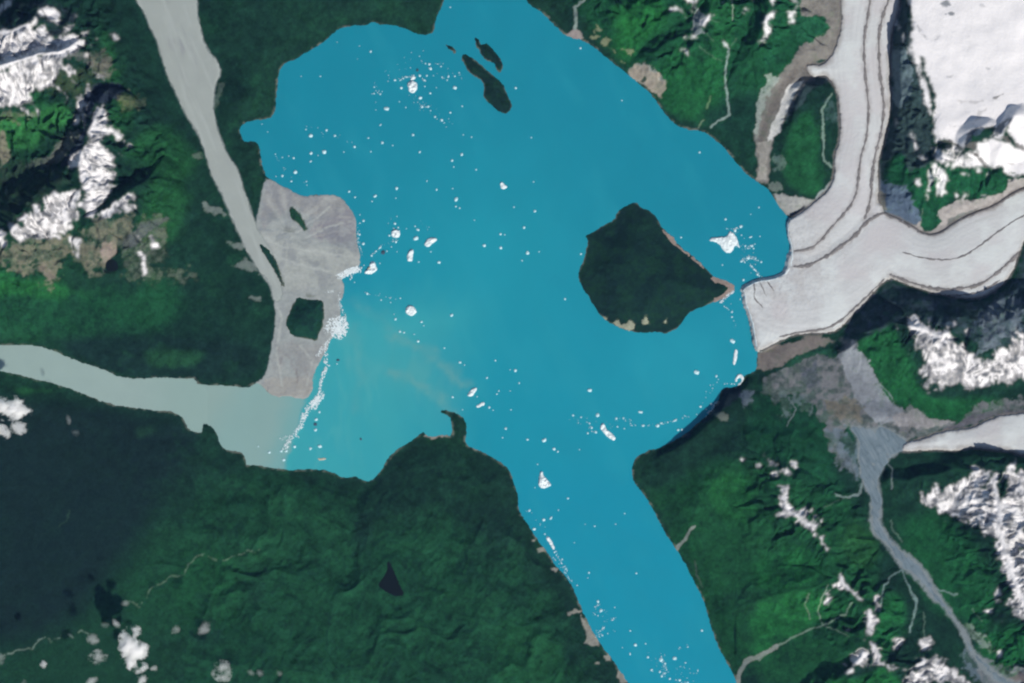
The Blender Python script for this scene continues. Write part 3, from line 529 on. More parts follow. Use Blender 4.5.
# ================================================================ scene helpers
scene = bpy.context.scene
COL = scene.collection
def link(o): COL.objects.link(o); return o
def setp(o, label=None, cat=None, group=None, kind=None):
    if label: o['label'] = label
    if cat: o['category'] = cat
    if group: o['group'] = group
    if kind: o['kind'] = kind
    return o
def add(name, me, mat, parent=None):
    o = link(bpy.data.objects.new(name, me))
    if mat and not me.materials: me.materials.append(mat)
    o.parent = parent
    return o
def N(nt, t, **kw):
    n = nt.nodes.new(t)
    for a, b in kw.items(): setattr(n, a, b)
    return n
def material(name, color=None, attr=None, rough=.9, spec=.15, grain=((.02, .22), (.004, .15)), bump=0.0, bscale=.03, rough_noise=0):
    m = bpy.data.materials.new(name); m.use_nodes = True; nt = m.node_tree
    b = nt.nodes['Principled BSDF']; L = nt.links.new
    tc = N(nt, 'ShaderNodeTexCoord')
    alpha = None
    if attr:
        an = N(nt, 'ShaderNodeAttribute', attribute_name=attr); src = an.outputs['Color']; alpha = an.outputs['Alpha']
    else:
        r = N(nt, 'ShaderNodeRGB'); r.outputs[0].default_value = (*color, 1); src = r.outputs[0]
    for sc, am in grain:
        no = N(nt, 'ShaderNodeTexNoise'); no.inputs['Scale'].default_value = sc; no.inputs['Detail'].default_value = 4
        L(tc.outputs['Object'], no.inputs['Vector'])
        mr = N(nt, 'ShaderNodeMapRange'); mr.inputs['From Min'].default_value = .25; mr.inputs['From Max'].default_value = .75
        mr.inputs['To Min'].default_value = 1-am; mr.inputs['To Max'].default_value = 1+am
        L(no.outputs['Fac'], mr.inputs['Value'])
        fac = mr.outputs[0]
        if alpha is not None:
            mx = N(nt, 'ShaderNodeMix', data_type='FLOAT'); L(alpha, mx.inputs[0]); mx.inputs[2].default_value = 1.0; L(fac, mx.inputs[3]); fac = mx.outputs[0]
        vm = N(nt, 'ShaderNodeVectorMath', operation='SCALE')
        L(src, vm.inputs[0]); L(fac, vm.inputs['Scale']); src = vm.outputs[0]
    L(src, b.inputs['Base Color'])
    b.inputs['Roughness'].default_value = rough; b.inputs['Specular IOR Level'].default_value = spec
    if bump:
        no = N(nt, 'ShaderNodeTexNoise'); no.inputs['Scale'].default_value = bscale; no.inputs['Detail'].default_value = 6
        L(tc.outputs['Object'], no.inputs['Vector'])
        bp = N(nt, 'ShaderNodeBump'); bp.inputs['Strength'].default_value = bump; bp.inputs['Distance'].default_value = 12
        L(no.outputs['Fac'], bp.inputs['Height']); L(bp.outputs[0], b.inputs['Normal'])
    return m
M_LAND = material('land cover', attr='cover', rough=.95, spec=.05, bump=.45, bscale=.025)
M_LAKE = material('silty lake water', attr='cover', rough=.25, spec=.35, grain=((.0012, .035), (.006, .015)))
M_RIVER = material('glacial river water', attr='cover', rough=.4, spec=.25, grain=((.004, .04), (.02, .03)))
M_GLAC = material('glacier ice', attr='cover', rough=.7, spec=.2, grain=((.012, .05), (.003, .05)), bump=.5, bscale=.02)
M_ISL = material('island woodland', attr='cover', rough=.95, spec=.05, bump=.6, bscale=.025)
M_MOR = material('moraine rubble', color=lin((126, 123, 123)), grain=((.02, .25), (.006, .2)), bump=.5)
M_BEACH = material('beach gravel', color=lin((146, 132, 124)), grain=((.02, .2), (.006, .2)))
M_ICE = material('berg ice', color=(.74, .83, .86), rough=.45, spec=.4, grain=((.03, .08),), bump=.3, bscale=.05)
M_SMALL = material('small berg ice', color=(.56, .80, .86), rough=.45, spec=.4, grain=((.03, .08),), bump=.3, bscale=.05)
M_CLIFF = material('pale cliff rock', color=lin((142, 146, 128)), grain=((.02, .22), (.006, .25)))
M_DIRTY = material('debris covered ice', color=(.05, .085, .13), rough=.8, grain=((.03, .25),))
M_MUD = material('muddy ice', color=(.52, .47, .36), rough=.8, grain=((.03, .2),))
M_POND = material('pond water', color=lin((10, 21, 25)), rough=.5, spec=.1, grain=((.005, .1),))
# ================================================================ setting
terrain = add('terrain', grid_mesh('terrain', xs, ys, h, None, C), M_LAND); terrain['kind'] = 'structure'
def gaxes(p, pad, step):
    p = np.asarray(p)
    return np.arange(p[:,0].min()-pad, p[:,0].max()+pad+step, step), np.arange(p[:,1].min()-pad, p[:,1].max()+pad+step, step)
def mixc(c, col, m): return c+(lin(col)-c)*m[..., None]
# lake: one water sheet at level zero, turquoise with glacial silt
lk = sd_lake[::2, ::2] > -9
Xl, Yl = X[::2, ::2], Y[::2, ::2]
Xw = Xl+14*fbm(Xl/50, Yl/50, 501, 3); Yw = Yl+14*fbm(Xl/50, Yl/50, 503, 3)
c = np.empty(Xl.shape+(3,)); c[:] = lin((24, 134, 157))
c = mixc(c, (26, 144, 167), ss(200, 420, Yw))
c = mixc(c, (32, 149, 168), .9*np.exp(-((Xw-480)/120)**2-((Yw-270)/120)**2))
c = mixc(c, (36, 151, 171), .9*np.exp(-((Xw-690)/70)**2-((Yw-370)/60)**2))
c = mixc(c, (24, 143, 169), ss(450, 500, Yl)*.9)
sw = fbm((Xl+10*fbm(Xl/40, Yl/40, 521, 2))/9, (Yl-.8*Xl+12*fbm(Xl/40, Yl/40, 523, 2))/42, 525, 4)
c = mixc(c, (58, 161, 171), np.clip(ss(505, 375, Xw+.25*(Yw-400)+14*sw)*ss(262, 330, Yw+8*sw), 0, 1))
c = mixc(c, (74, 166, 172), .55*ss(.05, .8, sw)*ss(480, 400, Xl)*ss(300, 345, Yl))
c = mixc(c, (30, 140, 163), .25*ss(.1, .9, fbm((Xl+.6*Yl)/60, (Yl-.6*Xl)/18, 527, 4))*ss(520, 560, Xl)); c = mixc(c, (44, 154, 172), .22*ss(.1, .9, fbm((Xl-.5*Yl)/24, (Yl+.5*Xl)/70, 529, 4)))
c = mixc(c, (78, 160, 165), .6*np.exp(-((Xw-415-.35*(Yw-370))/44)**2-((Yw-375)/30)**2)*ss(478, 446, Xl)*(.6+.5*ss(-.4, .5, sw)))
for p_, w_, a_ in ((I('395,338 425,350 448,368 466,386'), 9, .8), (I('392,372 420,384 440,398 454,410'), 8, .75), (I('350,300 380,318 410,340'), 9, .35), (I('352,330 360,370 352,410'), 10, .3)):
    c = mixc(c, (104, 161, 160), .62*a_*ss(w_*1.2, 0, d_line(xs[::2].astype(float), ys[::2].astype(float), p_, w_+12, (5*fbm(Xl/14, Yl/14, 531, 3), 5*fbm(Xl/14, Yl/14, 533, 3))))*(.55+.6*ss(-.5, .5, fbm(Xl/6, Yl/6, 535, 3))))
e = Xl-(312-(Yl-377)*.30+2.5*fbm(Xl/9, Yl/9, 507, 3))
pl = ss(3, -4, e)*ss(330, 350, Yl)*ss(500, 470, Yl)
c = mixc(c, (118, 166, 166), pl); c = mixc(c, (134, 167, 164), pl*ss(-4, -30, e)); c = mixc(c, (142, 168, 163), pl*ss(-60, -105, e+.25*(Yl-420)))
c = mixc(c, (62, 166, 172), .6*ss(9, 1, e)*ss(-1, 2, e)*ss(330, 350, Yl))
c = c*(1+.02*fbm(Xl/20, Yl/40, 509, 4))[..., None]
lake = add('lake', grid_mesh('lake', xs[::2], ys[::2], np.zeros(Xl.shape), lk, c), M_LAKE); lake['kind'] = 'structure'
def sheet(name, poly, mat, zf, colf, step=1.0, kind=None, dz=6.0, smooth=1, parent=None, zoff=0.0, rag=0.0):
    ax, ay = gaxes(poly, 4, step); Xg, Yg = np.meshgrid(ax, ay)
    sd = sd_poly(ax, ay, poly, 60, smooth, warp0(Xg, Yg))
    if rag: sd = sd+rag*(fbm(Xg/4.5, Yg/4.5, 631, 3)-.25)-(1.3*ss(500, 525, Yg) if rag > 1 else 0)
    z = zf(Xg, Yg, sd)+zoff
    me = grid_mesh(name, ax, ay, z, sd > -1.8, colf(Xg, Yg, sd))
    o = add(name, me, mat, parent)
    if kind: o['kind'] = kind
    return o
def rcol(base, var=.03):
    def f(Xg, Yg, sd):
        cc = np.empty(Xg.shape+(3,)); cc[:] = lin(base)
        return cc*(1+var*fbm(Xg/12, Yg/12, 601, 4))[..., None]
    return f
def lr_col(Xg, Yg, sd):
    cc = rcol((148, 170, 166), .03)(Xg, Yg, sd)
    return mixc(cc, (141, 168, 163), ss(120, 200, Xg))
lrp = np.array(LEFT_RIVER); lrp = lrp[(lrp[:, 0] > -70)]
sheet('river', list(map(tuple, lrp)), M_RIVER, lambda Xg, Yg, sd: .6+0*Xg, lr_col, 1.5, 'structure')
def nr_col(Xg, Yg, sd):
    cc = rcol((159, 167, 164), .04)(Xg, Yg, sd)
    bars = ss(-.1, .9, fbm((Xg*.93-Yg*.37)/4.2, (Yg*.93+Xg*.37)/24, 611, 4))*ss(2, 7, sd)*ss(170, 30, Yg)
    cc = mixc(cc, (132, 134, 142), .55*bars*ss(-.1, .6, fbm(Xg/20, Yg/30, 613, 3)+.1)); cc = mixc(cc, (176, 184, 182), .4*ss(.1, .8, fbm((Xg*.93-Yg*.37)/4, (Yg*.93+Xg*.37)/40, 615, 3)))
    return cc
nwp = np.array(NW_RIVER); nwp = nwp[nwp[:, 1] > -70]
sheet('river', list(map(tuple, nwp)), M_RIVER, lambda Xg, Yg, sd: 3.0+4.4*np.clip(sd+.4, -3, 1.2)+1.2, nr_col, 1.0, 'structure', rag=.8)
def ow_col(Xg, Yg, sd):
    cc = rcol((114, 131, 141), .07)(Xg, Yg, sd)
    br = ridged((Xg*.86-Yg*.5)/2.6, (Yg*.86+Xg*.5)/12, 621, 2)-.6
    cc = mixc(cc, (92, 108, 118), .6*ss(.05, .3, br)); return mixc(cc, (136, 148, 156), .6*ss(-.05, -.3, br))
owp = np.array(OUTWASH); owp = owp[(owp[:, 0] < 1090)]
sheet('river', list(map(tuple, owp)), M_RIVER, lambda Xg, Yg, sd: valley(Xg, Yg)+3.0*np.clip(sd+.5, -3, 1.2)+1.5, ow_col, .8, 'structure', rag=1.5)
for p, z in ((POND, POND_Z), (TARN, TARN_Z)):
    sheet('pond', p, M_POND, lambda Xg, Yg, sd: z+0*Xg, rcol((11, 21, 26)), .8, 'structure', smooth=1)
# ================================================================ glaciers
GL_EX = I("790,250 803,250 815,245 826,240 836,232 846,222 858,212 870,203 882,203")+GL_E[10:]
def sdp(px, py, poly):
    p = chaikin(poly, 1); d = np.full(px.shape, 1e12); ins = np.zeros(px.shape, bool)
    for k in range(len(p)):
        a = p[k]; b = p[(k+1) % len(p)]
        dd, _ = seg_d2(px, py, a, b); d = np.minimum(d, dd)
        if a[1] != b[1]: ins ^= ((a[1] > py) != (b[1] > py)) & (px < (b[0]-a[0])*(py-a[1])/(b[1]-a[1])+a[0])
    d = np.sqrt(d); return np.where(ins, d, -d)
def gsurf(Xg, Yg, sd):
    sdc = np.maximum(sd, 0)
    return valley(Xg, Yg)+4+24*np.clip(sd/1.1, -3, 1)+34*(1-np.exp(-sdc/11))
M1_ = I("872,-56")+T(3,0,"415,0 400,80 388,180 392,270 405,380 408,480 395,560 375,620 370,683")+q(830,150,"225,120 220,270 190,390 130,480 0,620")+q(740,230,"640,80 570,140 500,163 418,165")
M2_ = I("892,-56")+T(3,0,"490,0 462,50 446,150 450,280 468,400 462,500 435,600 420,683")+q(830,150,"340,130 322,240 325,330 305,450 270,545")
M3_ = q(740,230,"420,287 490,288 560,268 640,228 720,180 800,120 860,80 940,10")+q(830,150,"240,610 340,522 420,492 520,532 640,592 720,652 800,667 880,640 960,570")+I("973,213 993,206.5 1008,195.5 1024,188 1078,168")
M4_ = T(3,1,"490,408 560,435 650,463 740,468 820,455 880,425 940,375 1000,315")
M5_ = T(3,1,"540,320 600,340 660,350 740,350 790,330 850,290 920,235 1015,175")+I("1078,190")
MORAINES = [M1_, M2_, M3_, M4_]
def flow(Xg, Yg):
    a_, b_ = Xg[0].astype(float), Yg[:, 0].astype(float)
    north = d_line(a_, b_, M1_, 70); east = d_line(a_, b_, M3_, 90)
    return np.where(Yg < 215-.0*Xg, north*np.sign(.001+Xg-868), east)
def gcol(Xg, Yg, sd):
    cc = np.empty(Xg.shape+(3,)); cc[:] = lin((199, 202, 204))
    fl = fbm(flow(Xg, Yg)/2.2, np.hypot(Xg-770, Yg-262)/70, 713, 4)
    cc = cc*(1+.085*fl)[..., None]
    cc = mixc(cc, (213, 219, 220), ss(-.2, .6, fbm(Xg/26, Yg/26, 701, 4))*.8)
    cc = mixc(cc, (196, 192, 195), ss(0, .7, fbm(Xg/34+9, Yg/34, 703, 4))*.6)
    dm_ = np.minimum.reduce([d_line(Xg[0].astype(float), Yg[:, 0].astype(float), p_, 8) for p_ in MORAINES])
    cc = mixc(cc, (160, 157, 157), .55*ss(4.5, .5, dm_+1.8*fbm(Xg/5, Yg/5, 715, 3)))
    front = ss(95, 20, np.hypot(Xg-775, Yg-262))
    cc = mixc(cc, (182, 178, 176), .35*ss(0, .5, fbm(Xg/9, Yg/9, 705, 3))*front)
    crev = ridged((Xg+1.2*fbm(Xg/4, Yg/4, 719, 2))/2.6, (Yg+1.2*fbm(Xg/4, Yg/4, 721, 2))/4.2, 717, 2)-.62
    cc = mixc(cc, (150, 148, 150), .38*front*ss(.05, .3, crev))
    return mixc(cc, (162, 160, 158), .75*ss(5.5, .4, sd+2.2*fbm(Xg/8, Yg/8, 707, 3))*(1-front))
def glacier(poly, trim, label, off):
    ax, ay = gaxes([(min(max(x, -60), 1085), min(max(y, -60), 745)) for x, y in poly], 4, 1.0)
    Xg, Yg = np.meshgrid(ax, ay); wp = warp0(Xg, Yg)
    so = sd_poly(ax, ay, poly, 60, 1, wp)
    su = np.maximum(so, sd_poly(ax, ay, trim, 60, 1, wp)) if trim is not None else so
    lines = ridged((Xg+Yg*.2)/5.5, (Yg-Xg*.2)/5.5, 711, 3)-.6
    z = gsurf(Xg, Yg, su)+2.2*lines+5.0*ss(120, 30, np.hypot(Xg-775, Yg-262))*(ridged(Xg/2.8, Yg/3.8, 723, 2)-.6)*ss(.5, 2.5, su)+(np.minimum(so, 0)*40 if off == 0 else off)
    o = add('glacier', grid_mesh('glacier', ax, ay, z, so > -1.6, gcol(Xg, Yg, su)), M_GLAC)
    return setp(o, label, 'glacier', 'glaciers flowing from the mountains')
gn = glacier(GL_N, GL_EX, 'long pale glacier running down from the top edge between rocky walls', 0)
ge = glacier(GL_EX, GL_N, 'broad curving grey-white glacier entering from the right and ending at the lake', -1.5)
gs = glacier(GL_SE, None, 'short white glacier tongue above the grey outwash fan', -.5)
def ribbon(name, pts, wd, parent, polys, mat, rise=9.0, zf=None, lift=0):
    p = chaikin(pts, 2, False); seg = np.hypot(*np.diff(p, axis=0).T); s = np.concatenate([[0], np.cumsum(seg)])
    n = max(4, int(s[-1]/1.2)); t = np.linspace(0, s[-1], n)
    px = np.interp(t, s, p[:, 0]); py = np.interp(t, s, p[:, 1])
    jit = .5*fbm(t/4, t*0+wd, 801, 3); dx = np.gradient(px); dy = np.gradient(py); L = np.hypot(dx, dy)
    nx, ny = -dy/L, dx/L
    px = px+nx*jit; py = py+ny*jit
    w = wd*(.75+.6*fbm(t/3.5, t*0+3+wd, 803, 3)); w = 2.1*np.clip(w, wd*.4, wd*1.6)*np.clip(np.minimum(t, s[-1]-t)/6+.35, 0, 1)
    V = []
    for k, (o_, z_) in enumerate(((-1, -.7), (-.5, .6), (0, 1), (.5, .6), (1, -.7))):
        qx = px+nx*w*o_*.62; qy = py+ny*w*o_*.62
        if zf is None:
            sd = np.maximum.reduce([sdp(qx, qy, g) for g in polys]); zz = gsurf(qx, qy, sd)
        else: zz = zf(qx, qy)
        V.append(np.stack([wx(qx), wy(qy), zz+rise*z_+lift], -1))
    V = np.array(V).transpose(1, 0, 2).reshape(-1, 3); F = []
    for i in range(n-1):
        for k in range(4):
            a = i*5+k; F.append((a, a+1, a+6, a+5))
    me = bpy.data.meshes.new(name); me.from_pydata(V.tolist(), [], F); me.update()
    if me.polygons[0].normal.z < 0: me.flip_normals()
    for f in me.polygons: f.use_smooth = True
    return add(name, me, mat, parent)
GP = [GL_N, GL_EX]
ribbon('moraine', M1_, 1.7, gn, GP, M_MOR)
ribbon('moraine', M2_, 1.9, gn, GP, M_MOR)
ribbon('moraine', M3_, 2.4, ge, GP, M_MOR)
ribbon('moraine', T(3,1,"540,320 600,340 660,350 740,350 790,330 850,290 920,235 1015,175")+I("1078,190"), .9, ge, GP, M_MOR, 6)
ribbon('moraine', T(3,1,"490,408 560,435 650,463 740,468 820,455 880,425 940,375 1000,315"), 1.9, ge, GP, M_MOR)
ribbon('moraine', T(3,1,"640,478 700,490 770,490 850,475 920,430"), 1.0, ge, GP, M_MOR, 6)
ribbon('moraine', T(3,1,"470,425 430,467 370,523 300,590 240,622 150,632 60,650"), 1.3, ge, GP, M_MOR, 7)
for t in ("110,410 115,480 110,540 180,610", "160,410 180,470 210,520", "215,400 250,460 270,480"):
    ribbon('moraine', q(740,230,t), .8, ge, GP, M_MOR, 5)
ribbon('ice_front', I('787.8,222 787.6,232 790.8,244 792.6,258 791,266'), 1.0, gn, GP, M_ICE, 3.5)
ribbon('ice_front', I('790,268 785.6,273.5 778,278 769,280 757,281.5 749,285.5 743,290 744.8,293 745.5,303 748.8,311 753,325 755.8,344 758,350'), .8, ge, GP, M_ICE, 3)
# ================================================================ islands
def island(poly, hgt, wd, label, step=1.0, base=0.0, tint=(21, 48, 43), hill=30):
    def zf(Xg, Yg, sd):
        up = np.maximum(sd, 0)
        return base+np.where(sd > 0, np.minimum(up*6, 4)+hgt*ss(0, wd, up)+hill*(ridged(Xg/16, Yg/16, 901, 4)-.45)*ss(0, 9, up), sd*9)
    def cf(Xg, Yg, sd):
        cc = np.empty(Xg.shape+(3,)); cc[:] = lin(tint)
        v = fbm(Xg/10, Yg/10, 903, 4)+.6*fbm(Xg/3, Yg/3, 905, 2)
        cc = mixc(cc, (26, 59, 43), .6*ss(0, .8, v)); cc = mixc(cc, (17, 38, 40), .6*ss(0, .8, -v))
        fr_ = ss(1.6, .3, sd)*ss(-.3, .5, fbm(Xg/9, Yg/9, 907, 3)+.1)
        cc = mixc(cc, (120, 122, 112), .55*fr_)
        for p in ISL_PATCH:
            s2 = sd_poly(np.asarray(Xg[0]), np.asarray(Yg[:, 0]), p, 6, 0, None)
            cc = mixc(cc, (92, 104, 86), .5*ss(-1.2, .7, s2+.9*fbm(Xg/2.5, Yg/2.5, 909, 2))*(s2 > -5.9))
        return cc
    o = sheet('island', poly, M_ISL, zf, cf, step)
    for p in ISL_PATCH:
        def zc(Xg, Yg, s2):
            sI = sd_poly(np.asarray(Xg[0]), np.asarray(Yg[:, 0]), poly, 60, 1, warp0(Xg, Yg))
            return zf(Xg, Yg, sI)+7*np.clip(s2+.8*fbm(Xg/1.6, Yg/1.6, 911, 3)-.1, -3, 1)
        sheet('cliff', p, M_CLIFF, zc, rcol((142, 146, 128)), .45, parent=o)
    return setp(o, label, 'island')
ISL_PATCH = [T(2,1,t) for t in ("380,590 400,600 420,580 430,605 450,600 470,585 490,600 480,630 430,615", "515,590 530,565 545,600 520,605", "598,595 612,580 612,600", "355,570 380,575 375,590")]
def beach(p, wd, par, base=1.0):
    return ribbon('beach', p, wd, par, None, M_BEACH, 2.0, zf=lambda a, b: 5.0+0*a, lift=base)
ib = island(ISLAND_BIG, 170, 40, 'large rounded triangular wooded island beside the glacier front', .8)
beach(T(2,1,"592,235 615,255 640,285 668,312 700,338 730,365 755,390 775,415"), 2.2, ib)
sheet('beach', T(2,1,"770,412 800,424 850,440 876,460 850,485 828,500 800,512 790,500 808,480 800,450"), M_BEACH, lambda Xg, Yg, sd: 3+3*np.clip(sd+.5, -3, 2), rcol((146,132,124)), .6, parent=ib)
ISL_PATCH = []
island(ISLAND_N, 60, 12, 'long dark wooded island in the northern channel, larger of a pair', .6, hill=14)
island(ISLAND_NE, 40, 8, 'slender dark crooked island north-east of the long wooded one', .6, hill=10)
island(ISLET, 18, 4, 'tiny dark islet at the north-west tip of the long island', .4, hill=4)
island(T(1,1,'14,285 30,290 62,320 92,375 102,410 118,458 105,447 70,388 45,347 20,308'), 14, 3, 'thin dark wooded strip between the grey river and its delta', .45, base=7.5, tint=(26, 60, 50), hill=3)
island(T(1,1,'130,150 150,145 178,175 208,232 190,238 165,205 140,190'), 10, 3, 'small green scrub patch high on the grey delta', .45, base=5.0, tint=(34, 74, 54), hill=3)
ik = island(DELTA_KNOLL, 90, 16, 'dark green wooded knoll standing in the grey river delta', .6, base=5.5, tint=(24, 62, 50), hill=16)
# ================================================================ icebergs
rng = random.Random(7)
def berg_proto(seed):
    r = random.Random(seed); n = r.randint(8, 11); V = []; F = []
    ang = [2*math.pi*k/n+r.uniform(-.22, .22) for k in range(n)]
    rad = [r.uniform(.72, 1.12) for k in range(n)]
    tx, ty = r.uniform(-.2, .2), r.uniform(-.2, .2)
    for sc, z, j in ((1.02, -.35, .0), (.96, .22, .05), (.72, .62, .1), (.38, .86, .12)):
        for k in range(n):
            jj = 1+r.uniform(-j, j)
            V.append((math.cos(ang[k])*rad[k]*sc*jj+tx*max(0, z), math.sin(ang[k])*rad[k]*sc*jj+ty*max(0, z), z+r.uniform(-j, j)))
    V.append((tx*.8, ty*.8, 1.0))
    for L in range(3):
        for k in range(n):
            a, b = L*n+k, L*n+(k+1) % n; F.append((a, b, b+n, a+n))
    for k in range(n): F.append((3*n+k, 3*n+(k+1) % n, 4*n))
    F.append(tuple(range(n-1, -1, -1)))
    me = bpy.data.meshes.new('iceberg'); me.from_pydata(V, [], F); me.materials.append(M_SMALL); me.update()
    return me
PROTO = [bpy.data.objects.new('iceberg', berg_proto(s)) for s in range(9)]
BR = [ # zoom offset and x,y,r[,aspect,angle] of every loose berg
 (255,100,"55,190,9 100,250,9 400,230,11 438,280,22 562,237,14 627,280,15 543,407,23 440,417,17 437,482,14,1.5,50 697,408,10 782,367,15 890,298,11 910,405,11 1000,335,17 985,195,13,2,45 303,455,13 265,440,8 215,450,9 160,425,9 317,567,20 215,595,16 165,600,8 285,638,13 403,640,10 408,668,9 495,435,8"),
 (365,45,"45,50,15 428,88,9 235,275,14 275,275,11 300,262,10 325,250,11 285,337,16 380,240,10 430,240,16 465,275,13 515,185,17 505,150,15 475,145,11 597,168,12 572,150,8 485,240,12 537,240,9 605,252,12 655,245,15,1.6,80 645,275,11 705,245,11 740,218,10 705,335,20 512,378,13 470,325,10 435,415,20 450,485,16 497,482,13 515,515,9 550,563,14 603,590,17,1.4,-50 620,612,9 670,530,13 763,480,11 320,490,11 270,445,10 70,380,11 72,330,10 120,385,13 135,365,9 110,360,8 168,500,25,1.5,-15 85,510,9 120,628,10,2,45 560,335,8"),
 (385,110,"220,195,16 272,330,15,1.4,70 603,348,17,1.3,70 527,395,16 540,445,9 715,468,12 680,212,11 615,195,9 330,555,9 92,615,17 405,627,11 533,617,9 60,278,11"),
 (330,165,"150,208,14 197,252,13 355,243,17,1.4,40 330,285,10 517,260,9 525,403,9 510,460,15 465,553,14 535,490,12 517,605,13 262,437,15 235,390,10 235,455,10 232,545,14 222,575,9 262,617,18 232,640,10 668,480,11 690,508,17,1.5,-25 675,577,24,1.3,25 990,270,24,1.3,90 988,325,12 1018,338,12 760,128,9 838,190,11 962,185,9 972,15,9 600,500,9"),
 (320,225,"470,178,17,1.8,35 440,205,12 405,240,13 525,205,11 560,170,10 597,130,12 345,315,10 470,300,10 775,290,12 870,210,11 935,293,18 605,210,8 370,538,14 480,588,11 550,575,8 555,608,9 630,575,10 270,450,9"),
 (390,290,"485,197,19 247,250,15 265,280,9 43,228,14 32,190,8 78,325,15 110,333,12 190,348,10,1.8,0 220,402,16 427,455,11 550,568,15 585,588,10 827,553,11 985,632,17 943,625,9"),
 (430,345,"447,258,14 178,408,13 370,405,10 465,490,15 495,510,10 525,385,11 540,360,10 700,298,12 635,508,10 595,655,16 255,508,9 630,360,8"),
 (440,165,"285,38,10 580,330,11 745,362,17 660,490,15 475,543,14 508,547,10 347,632,18 477,650,18 270,433,9,2,0 735,132,11 687,680,11"),
 (510,230,"138,180,19 228,170,11 95,240,12 557,187,14 432,542,14"),
 (660,200,"515,150,15 635,208,18 590,240,16 712,290,14,2,20 640,275,10 785,285,10 670,360,12 720,360,14 745,345,10 735,380,11 690,380,10 690,455,20 640,480,16 665,490,10 750,460,12 770,475,10 795,485,14 720,520,11 740,545,13 765,585,15,1.5,-50 780,595,11 655,627,15 490,510,11 165,293,12 777,58,12 712,112,9 525,225,9 815,640,12"),
 (660,280,"565,250,14 565,290,12,1.6,0 570,480,25,1.35,-35 630,150,10,2.6,75"),
 (640,350,"445,175,26,1.2,-20 600,205,15 615,230,9 475,445,14 560,425,15 520,465,10 445,505,9 300,628,14 328,625,14 25,593,16,1.6,0 140,595,19,1.4,40 275,552,17,2.2,25 165,575,12 350,515,9 720,265,10 570,300,8 490,555,9 755,60,10,2,80 735,100,11"),
 (540,370,"390,160,21,1.3,0 452,355,22 258,355,14 323,370,11 790,330,19,1.7,-8 600,380,15 655,375,12 608,445,12 662,460,10 390,420,11 405,455,13 375,495,13 438,487,17 35,550,25,1.35,35 110,620,18,1.3,-40 140,640,12 310,625,9 710,420,8"),
 (500,420,"20,138,11 215,153,15 295,347,10 275,530,9 533,615,14"),
 (510,500,"152,82,16 265,155,18 322,140,17,2.0,55 190,228,18 350,410,12 365,430,10 410,465,12 440,540,11 430,570,9 275,265,9 505,335,9 590,190,8 665,205,11 830,190,9 900,105,11 380,80,9 620,570,13 612,612,8 992,575,12"),
 (560,580,"298,168,15 275,210,9 322,240,20,1.3,40 298,280,9 430,215,9 420,300,10,2,30 340,375,10 315,400,11 332,435,12 375,420,9 550,398,12 592,510,18 550,580,13,2.2,90 690,605,15 672,500,10 795,625,23,1.2,70 825,655,14 900,615,22,1.2,0 985,650,12 490,530,8 940,530,9 135,42,9"),
 (600,596,"800,270,15 405,580,15,1.4,60 470,595,15 485,630,14 505,605,10 548,650,13 625,660,16 690,678,12 768,585,12,2.4,90 690,400,10"),
 (250,375,"548,560,22,1.2,20 475,577,18 350,563,17 152,607,16 265,665,18 520,350,17 515,430,18,1.3,40 545,290,15 570,180,15 245,597,15 285,597,15 65,560,11"),
 (250,290,"620,593,14 683,580,11 600,625,9"),
 (0,0,"2529,401,9 2364,595,8 1194,0,1"),
]
PX = [(320.3,76.3,11,1.5,0), (301.2,76.3,8,1,0), (359.5,46,8,1,0), (450.2,7.2,11,1,0), (580.4,48.1,14,1,0), (515.7,87.9,15,1,0), (622,100.4,11,1,0), (531.3,137.6,11,1,0), (699.5,152.3,14,1,0), (337,42,7,1,0), (357.5,59,7,1,0)]
bergs = []
for ox, oy, t in BR[:-1]:
    for e in t.split():
        v = [float(u) for u in e.split(',')]
        bergs.append((ox+v[0]/7.854, oy+v[1]/7.854, v[2], v[3] if len(v) > 3 else rng.uniform(1, 1.2), v[4] if len(v) > 4 else rng.uniform(0, 180)))
bergs += PX
ZONES = [
 (268,172,"off the north corner of the delta"), (292,150,"in the west of the northern bay"), (318,140,"mid bay beside the paired bergs"), (365,143,"in the middle of the northern bay"),
 (345,48,"below the wooded northern shore"), (374,93,"left of the huge northern berg"), (402,72,"close around the huge northern berg"), (432,65,"upper right of the huge northern berg"),
 (425,108,"below the huge northern berg"), (448,95,"left of the long northern island"), (415,150,"below the northern ice cluster"), (460,155,"in open water below the long island"), (352,195,"off the delta's upper corner"),
 (362,230,"hugging the delta's right shore"), (385,250,"in the ice trail off the delta"), (397,228,"around the blocky trail berg"), (425,238,"beside the slanting bright berg"), (438,190,"around the oval mid lake berg"), (490,235,"in open water left of the island"),
 (535,220,"nearer the big island's left side"), (372,298,"in the faint arc below the delta"), (410,330,"around the large round berg"), (462,362,"right of the sandy plume"), (480,400,"off the hooked spit's tip"), (512,370,"in mid lake right of the spit"),
 (560,55,"along the north-east shore"), (735,225,"above the ragged white floe"), (750,250,"right of the ragged white floe"), (745,272,"below right of the ragged floe"), (735,315,"off the lower glacier front"), (685,250,"along the island's right beach"),
 (712,400,"below the dark south-east headland"), (668,428,"in the belt along the south-east shore"), (620,420,"right of the diagonal ice bar"), (588,425,"left of the diagonal ice bar"), (535,442,"at the head of the southern arm"), (545,512,"along the southern arm's left shore"), (610,520,"in the upper southern arm"),
 (602,612,"by the southern arm's left bank"), (625,645,"below the bank cluster in the arm"), (662,665,"at the bottom of the southern arm"), (695,640,"by the southern arm's right bank"), (310,425,"along the silt plume's edge"), (300,452,"at the lower end of the plume"),
]
bergs.sort(key=lambda b: -b[2])
BIG, REST = bergs[:296], bergs[296:]
zone_of = {}
